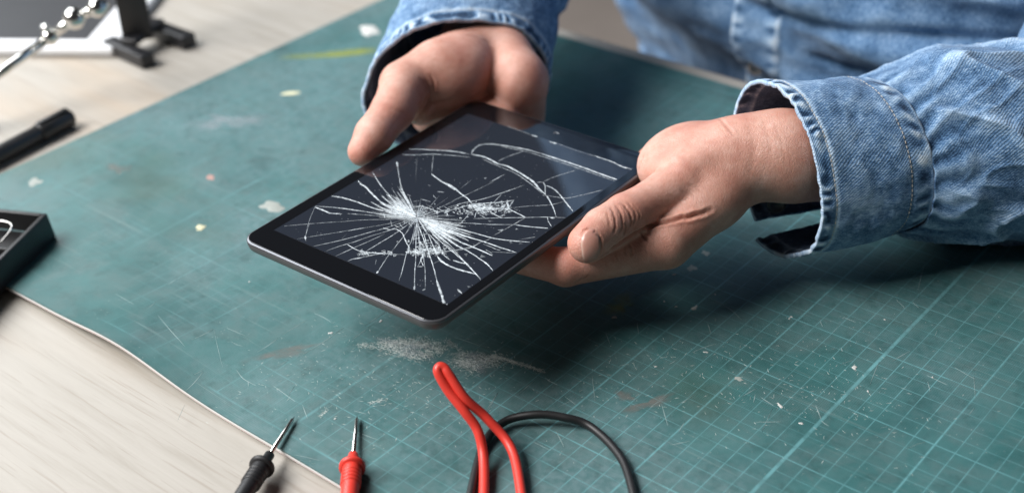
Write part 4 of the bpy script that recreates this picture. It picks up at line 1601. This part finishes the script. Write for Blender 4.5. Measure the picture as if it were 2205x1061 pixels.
def button(p, n, r, m, parent, name='button'):
    x, y, d = frame_of(n)
    V, F = [], []
    prof = [(0.0, 0.10), (0.55, 0.10), (0.7, 0.15), (0.92, 0.15), (1.0, 0.08), (1.0, 0.0)]
    k_ = 24
    for q, h in prof:
        for k in range(k_):
            a = 2 * math.pi * k / k_
            V.append(np.array(p) + d * h + (x * math.cos(a) + y * math.sin(a)) * r * q)
    for i in range(len(prof) - 1):
        for k in range(k_):
            k2 = (k + 1) % k_
            F.append((i * k_ + k, (i + 1) * k_ + k, (i + 1) * k_ + k2, i * k_ + k2))
    return obj(name, V, F, m, parent)


zb = -1.1
button((PLX - 0.05 * zb, torso_y(PLX, zb) - 0.35, zb), (0, -1, 0.1), 0.62, M_CHROME, shirt)
pa, na_ = at(1672, 440, 77.0), -RC[2] + 0.4 * RC[1]
button(pa, na_, 0.52, M_BLACKM, shirt)
button(at(1648, 222, 80.0), -RC[0] - 0.6 * RC[2], 0.45, M_CHROME, shirt)

# ------------------------------------------------------------------ things on the table
# black marker pen lying on the wood
mk = empty('marker_pen')
tag(mk, 'black marker pen lying on the wood beside the mat', 'marker')
m0, m1 = atz(152, 252, 0.35), atz(-40, 352, 0.35)
md_ = (m1 - m0) / np.linalg.norm(m1 - m0)
V, F = tube([m0, m0 + md_ * 0.12, m0 + md_ * 2.8, m0 + md_ * 2.9], [0.55, 0.66, 0.68, 0.62], 24)
obj('cap', V, F, M_BLACK, mk)
V, F = tube([m0 + md_ * 2.85, m0 + md_ * 3.0, m0 + md_ * 9.5, m0 + md_ * 9.8], [0.5, 0.6, 0.6, 0.5], 24)
obj('barrel', V, F, M_BLACK, mk)
x_, y_, _ = frame_of(md_)
V, F = box(m0 + md_ * 1.5 + np.array([0, 0, 0.74]), md_, np.cross([0, 0, 1], md_), (0, 0, 1), 2.6, 0.35, 0.12)
bevel(obj('clip', V, F, M_BLACK, mk), 0.04)

# black plastic tool tray at the left edge of the mat
tray = empty('tool_tray')
tag(tray, 'black plastic tool tray with a chrome wire inside at the left edge', 'tool tray')
c1, c0 = atz(122, 512, 0.0), atz(33, 604, 0.0)
dy = c1 - c0; ly = 14.0; dyn = dy / np.linalg.norm(dy)
dxn = np.array([dyn[1], -dyn[0], 0.0])
if dxn @ np.array([1, 0, 0]) < 0: dxn = -dxn
HB = 1.7
far = c1 - dxn * 0.0


def tp(a, b, z):      # a: inward from the near-right face, b: from the far end back toward the viewer
    return c1 - dxn * a - dyn * b + np.array([0, 0, z])


def prism(name, quads, m, parent, bv=0.06):
    V, F = [], []
    for lo, hi in quads:
        b = len(V); V += list(lo) + list(hi); n = len(lo)
        F.append(tuple(b + k for k in range(n))[::-1]); F.append(tuple(b + n + k for k in range(n)))
        for k in range(n):
            k2 = (k + 1) % n
            F.append((b + k, b + k2, b + n + k2, b + n + k))
    o = obj(name, V, F, m, parent, smooth=False)
    bm = bmesh.new(); bm.from_mesh(o.data); bmesh.ops.recalc_face_normals(bm, faces=bm.faces); bm.to_mesh(o.data); bm.free()
    return bevel(o, bv)


def wallq(a0, a1, b0, b1, z0, z1, lean=0.0):
    return ([tp(a0, b0, z0), tp(a1, b0, z0), tp(a1, b1, z0), tp(a0, b1, z0)],
            [tp(a0 + lean, b0, z1), tp(a1 + lean, b0, z1), tp(a1 + lean, b1, z1), tp(a0 + lean, b1, z1)])


prism('base', [wallq(0.3, 7, 0.3, ly, 0.02, 0.4)], M_BLACK, tray)
prism('side', [wallq(0, 0.3, 0, ly, 0.02, HB, 0.25)], M_BLACK, tray)
prism('side', [wallq(6.7, 7, 0.31, ly, 0.41, HB)], M_BLACK, tray)
prism('end', [wallq(0.56, 6.69, 0, 0.3, 0.41, HB)], M_BLACK, tray)
prism('divider', [wallq(0.7, 6.6, 3.6, 3.85, 0.41, 1.5)], M_BLACK, tray)
pts = [tp(1.5, 3.2, 1.5), tp(1.3, 2.4, 1.8), tp(1.6, 1.8, 1.9), tp(2.6, 1.6, 1.9), tp(4.2, 1.8, 1.9), tp(5.6, 2.2, 1.7)]
V, F = tube(catmull(pts, 8), 0.055, 10)
wire = obj('chrome_wire', V, F, M_STEEL, None)
tag(wire, 'bent chrome wire lying in the black tool tray', 'wire')

# white framed tablet lying flat at the upper left
wt = empty('white_tablet')
tag(wt, 'white framed tablet with a dark screen lying at the upper left', 'tablet')
cw = atz(246, 125, -0.3)
ex = (atz(100, 124, -0.3) - cw); ex /= np.linalg.norm(ex)
ey = (atz(282, 45, -0.3) - cw); ey -= ex * (ex @ ey); ey /= np.linalg.norm(ey)
V, F = box(cw + ex * 9 + ey * 7 + np.array([0, 0, 0.42]), ex, ey, (0, 0, 1), 18, 14, 0.76)
bevel(obj('frame', V, F, M_WHITEP, wt), 0.25, 4)
V, F = box(cw + ex * 9.3 + ey * 7 + np.array([0, 0, 0.815]), ex, ey, (0, 0, 1), 13.4, 10.8, 0.02)
obj('screen', V, F, plain('dark_grey_screen', (0.016, 0.017, 0.021), 0.55), wt, smooth=False)

# black bench stand with splayed feet
bs = empty('bench_stand')
tag(bs, 'black metal bench stand with splayed feet on the wooden table', 'stand')
zt = -0.3
pb = atz(292, 112, zt)
f1 = atz(322, 146, zt); f2 = atz(410, 104, zt); f3 = atz(238, 108, zt)
ang = lambda d: d / np.linalg.norm(d)


def bar(name, a, b, w, h, m, parent, z0=0.0):
    d = ang(np.array(b) - np.array(a)); s_ = ang(np.cross([0, 0, 1.0], d)); u_ = np.cross(d, s_)
    V, F = box((np.array(a) + np.array(b)) / 2 + np.array([0, 0, z0]), d, s_, u_, np.linalg.norm(np.array(b) - np.array(a)), w, h)
    return bevel(obj(name, V, F, m, parent, smooth=False), 0.08)


bar('foot', f3 + [0, 0, .55], f1 + [0, 0, .55], 1.15, 1.0, M_BLACKM, bs)
bar('foot', atz(322, 70, zt) + [0, 0, .55], f2 + [0, 0, .55], 1.3, 1.0, M_BLACKM, bs)
bar('crossbar', atz(283, 126, zt) + [0, 0, 1.3], atz(345, 78, zt) + [0, 0, 1.3], 1.3, 0.5, M_BLACKM, bs)
po = atz(302, 108, zt) + np.array([0, 0, 1.0])
bar('post', po, po + np.array([-0.9, 0.6, 14.0]), 2.3, 1.5, M_BLACKM, bs)
V, F = tube([po + np.array([-1.1, -1.3, 4.6]), po + np.array([-1.2, -2.0, 4.7])], 0.45, 18)
obj('knob', V, F, M_CHROME, bs)

# jointed chrome arm reaching over the white tablet
arm = empty('soldering_helper')
tag(arm, 'jointed chrome helping arm crossing above the white framed tablet', 'helping arm')
a0 = atz(-80, 215, 2.2); a1 = atz(108, 80, 4.6); a2 = atz(160, 40, 6.0); a3 = atz(230, 8, 7.0)
for p, q in ((a0, a1), (a1, a2), (a2, a3)):
    V, F = tube([p, q], 0.34, 16)
    obj('rod', V, F, M_CHROME, arm)
for p, r in ((a1, .62), (a2, .8), (a2 + ang(a3 - a2) * 1.9, .7)):
    V, F = [], []
    bm = bmesh.new(); bmesh.ops.create_uvsphere(bm, u_segments=20, v_segments=12, radius=r)
    bmesh.ops.translate(bm, vec=Vector(p), verts=bm.verts)
    bm_obj('ball_joint', bm, M_CHROME, arm, True)
V, F = tube([a1 + [0, 0, .3], a1 + [0.4, -0.5, 1.0]], [0.12, 0.3], 12)
obj('wing_screw', V, F, M_CHROME, arm)
V, F = tube([a0 + np.array([0, 0, -2.45]), a0 + np.array([0, 0, -1.9]), a0 + np.array([0, 0, -1.85]), a0 + np.array([0, 0, 0.1])], [1.5, 1.4, 0.5, 0.4], 20)
obj('base', V, F, M_CHROME, arm)

# ------------------------------------------------------------------ test probes and their leads in front
def probe(name, tip, back, hm, label):
    e = empty(name)
    tag(e, label, 'test probe', 'test probes at the front of the mat')
    d = ang(back - tip)
    V, F = tube([tip, tip + d * 0.25, tip + d * 0.3, tip + d * 3.1], [0.012, 0.07, 0.10, 0.11], 14)
    obj('needle', V, F, M_STEEL, e)
    V, F = tube([tip + d * 3.05, tip + d * 3.1, tip + d * 3.8, tip + d * 3.85], [0.2, 0.24, 0.26, 0.42], 16)
    obj('collar', V, F, hm, e)
    V, F = tube([tip + d * 3.84, tip + d * 4.0, tip + d * 5.6, tip + d * 10], [0.42, 0.46, 0.42, 0.40], 18)
    obj('handle', V, F, hm, e)
    V, F = tube([tip + d * 3.90, tip + d * 3.96, tip + d * 4.10, tip + d * 4.16], [0.46, 0.62, 0.62, 0.46], 20)
    obj('finger_guard', V, F, hm, e)
    for q in (4.5, 4.75, 5.0, 5.25):
        V, F = tube([tip + d * q, tip + d * (q + .04), tip + d * (q + .1), tip + d * (q + .14)], [0.43, 0.48, 0.48, 0.43], 18)
        obj('grip_ring', V, F, hm, e)
    return e


probe('test_probe', atz(634, 896, 0.25), atz(560, 1010, 0.50), M_CABLE, 'test probe with slanting needle tip, at the left of the two')
probe('test_probe', atz(769, 895, 0.25), atz(758, 1010, 0.50), M_RED, 'test probe with upright needle tip, nearest the red lead')

pts = [atz(1130, 1120, 0.32), atz(1105, 975, 0.6), atz(1050, 902, 1.6), atz(1002, 858, 2.6), atz(968, 808, 3.5), atz(956, 792, 3.75), atz(946, 790, 3.8),
       atz(944, 803, 3.6), atz(966, 842, 2.9), atz(1000, 885, 2.2), atz(1030, 930, 1.4), atz(1042, 1000, .5), atz(1040, 1120, .32)]
V, F = tube(catmull(pts, 10), 0.235, 16)
rl = obj('red_lead', V, F, M_RED)
tag(rl, 'bright red rubber lead standing up in a narrow loop', 'cable')
pts = [atz(1010, 1075, 0.26), atz(1040, 960, 0.26), atz(1085, 908, 0.4), atz(1150, 892, 0.7), atz(1215, 898, 0.6), atz(1275, 920, 0.3), atz(1340, 990, 0.26), atz(1370, 1090, 0.26)]
V, F = tube(catmull(pts, 10), 0.2, 16)
bl = obj('black_lead', V, F, M_CABLE)
tag(bl, 'black rubber lead curving beside the red loop', 'cable')
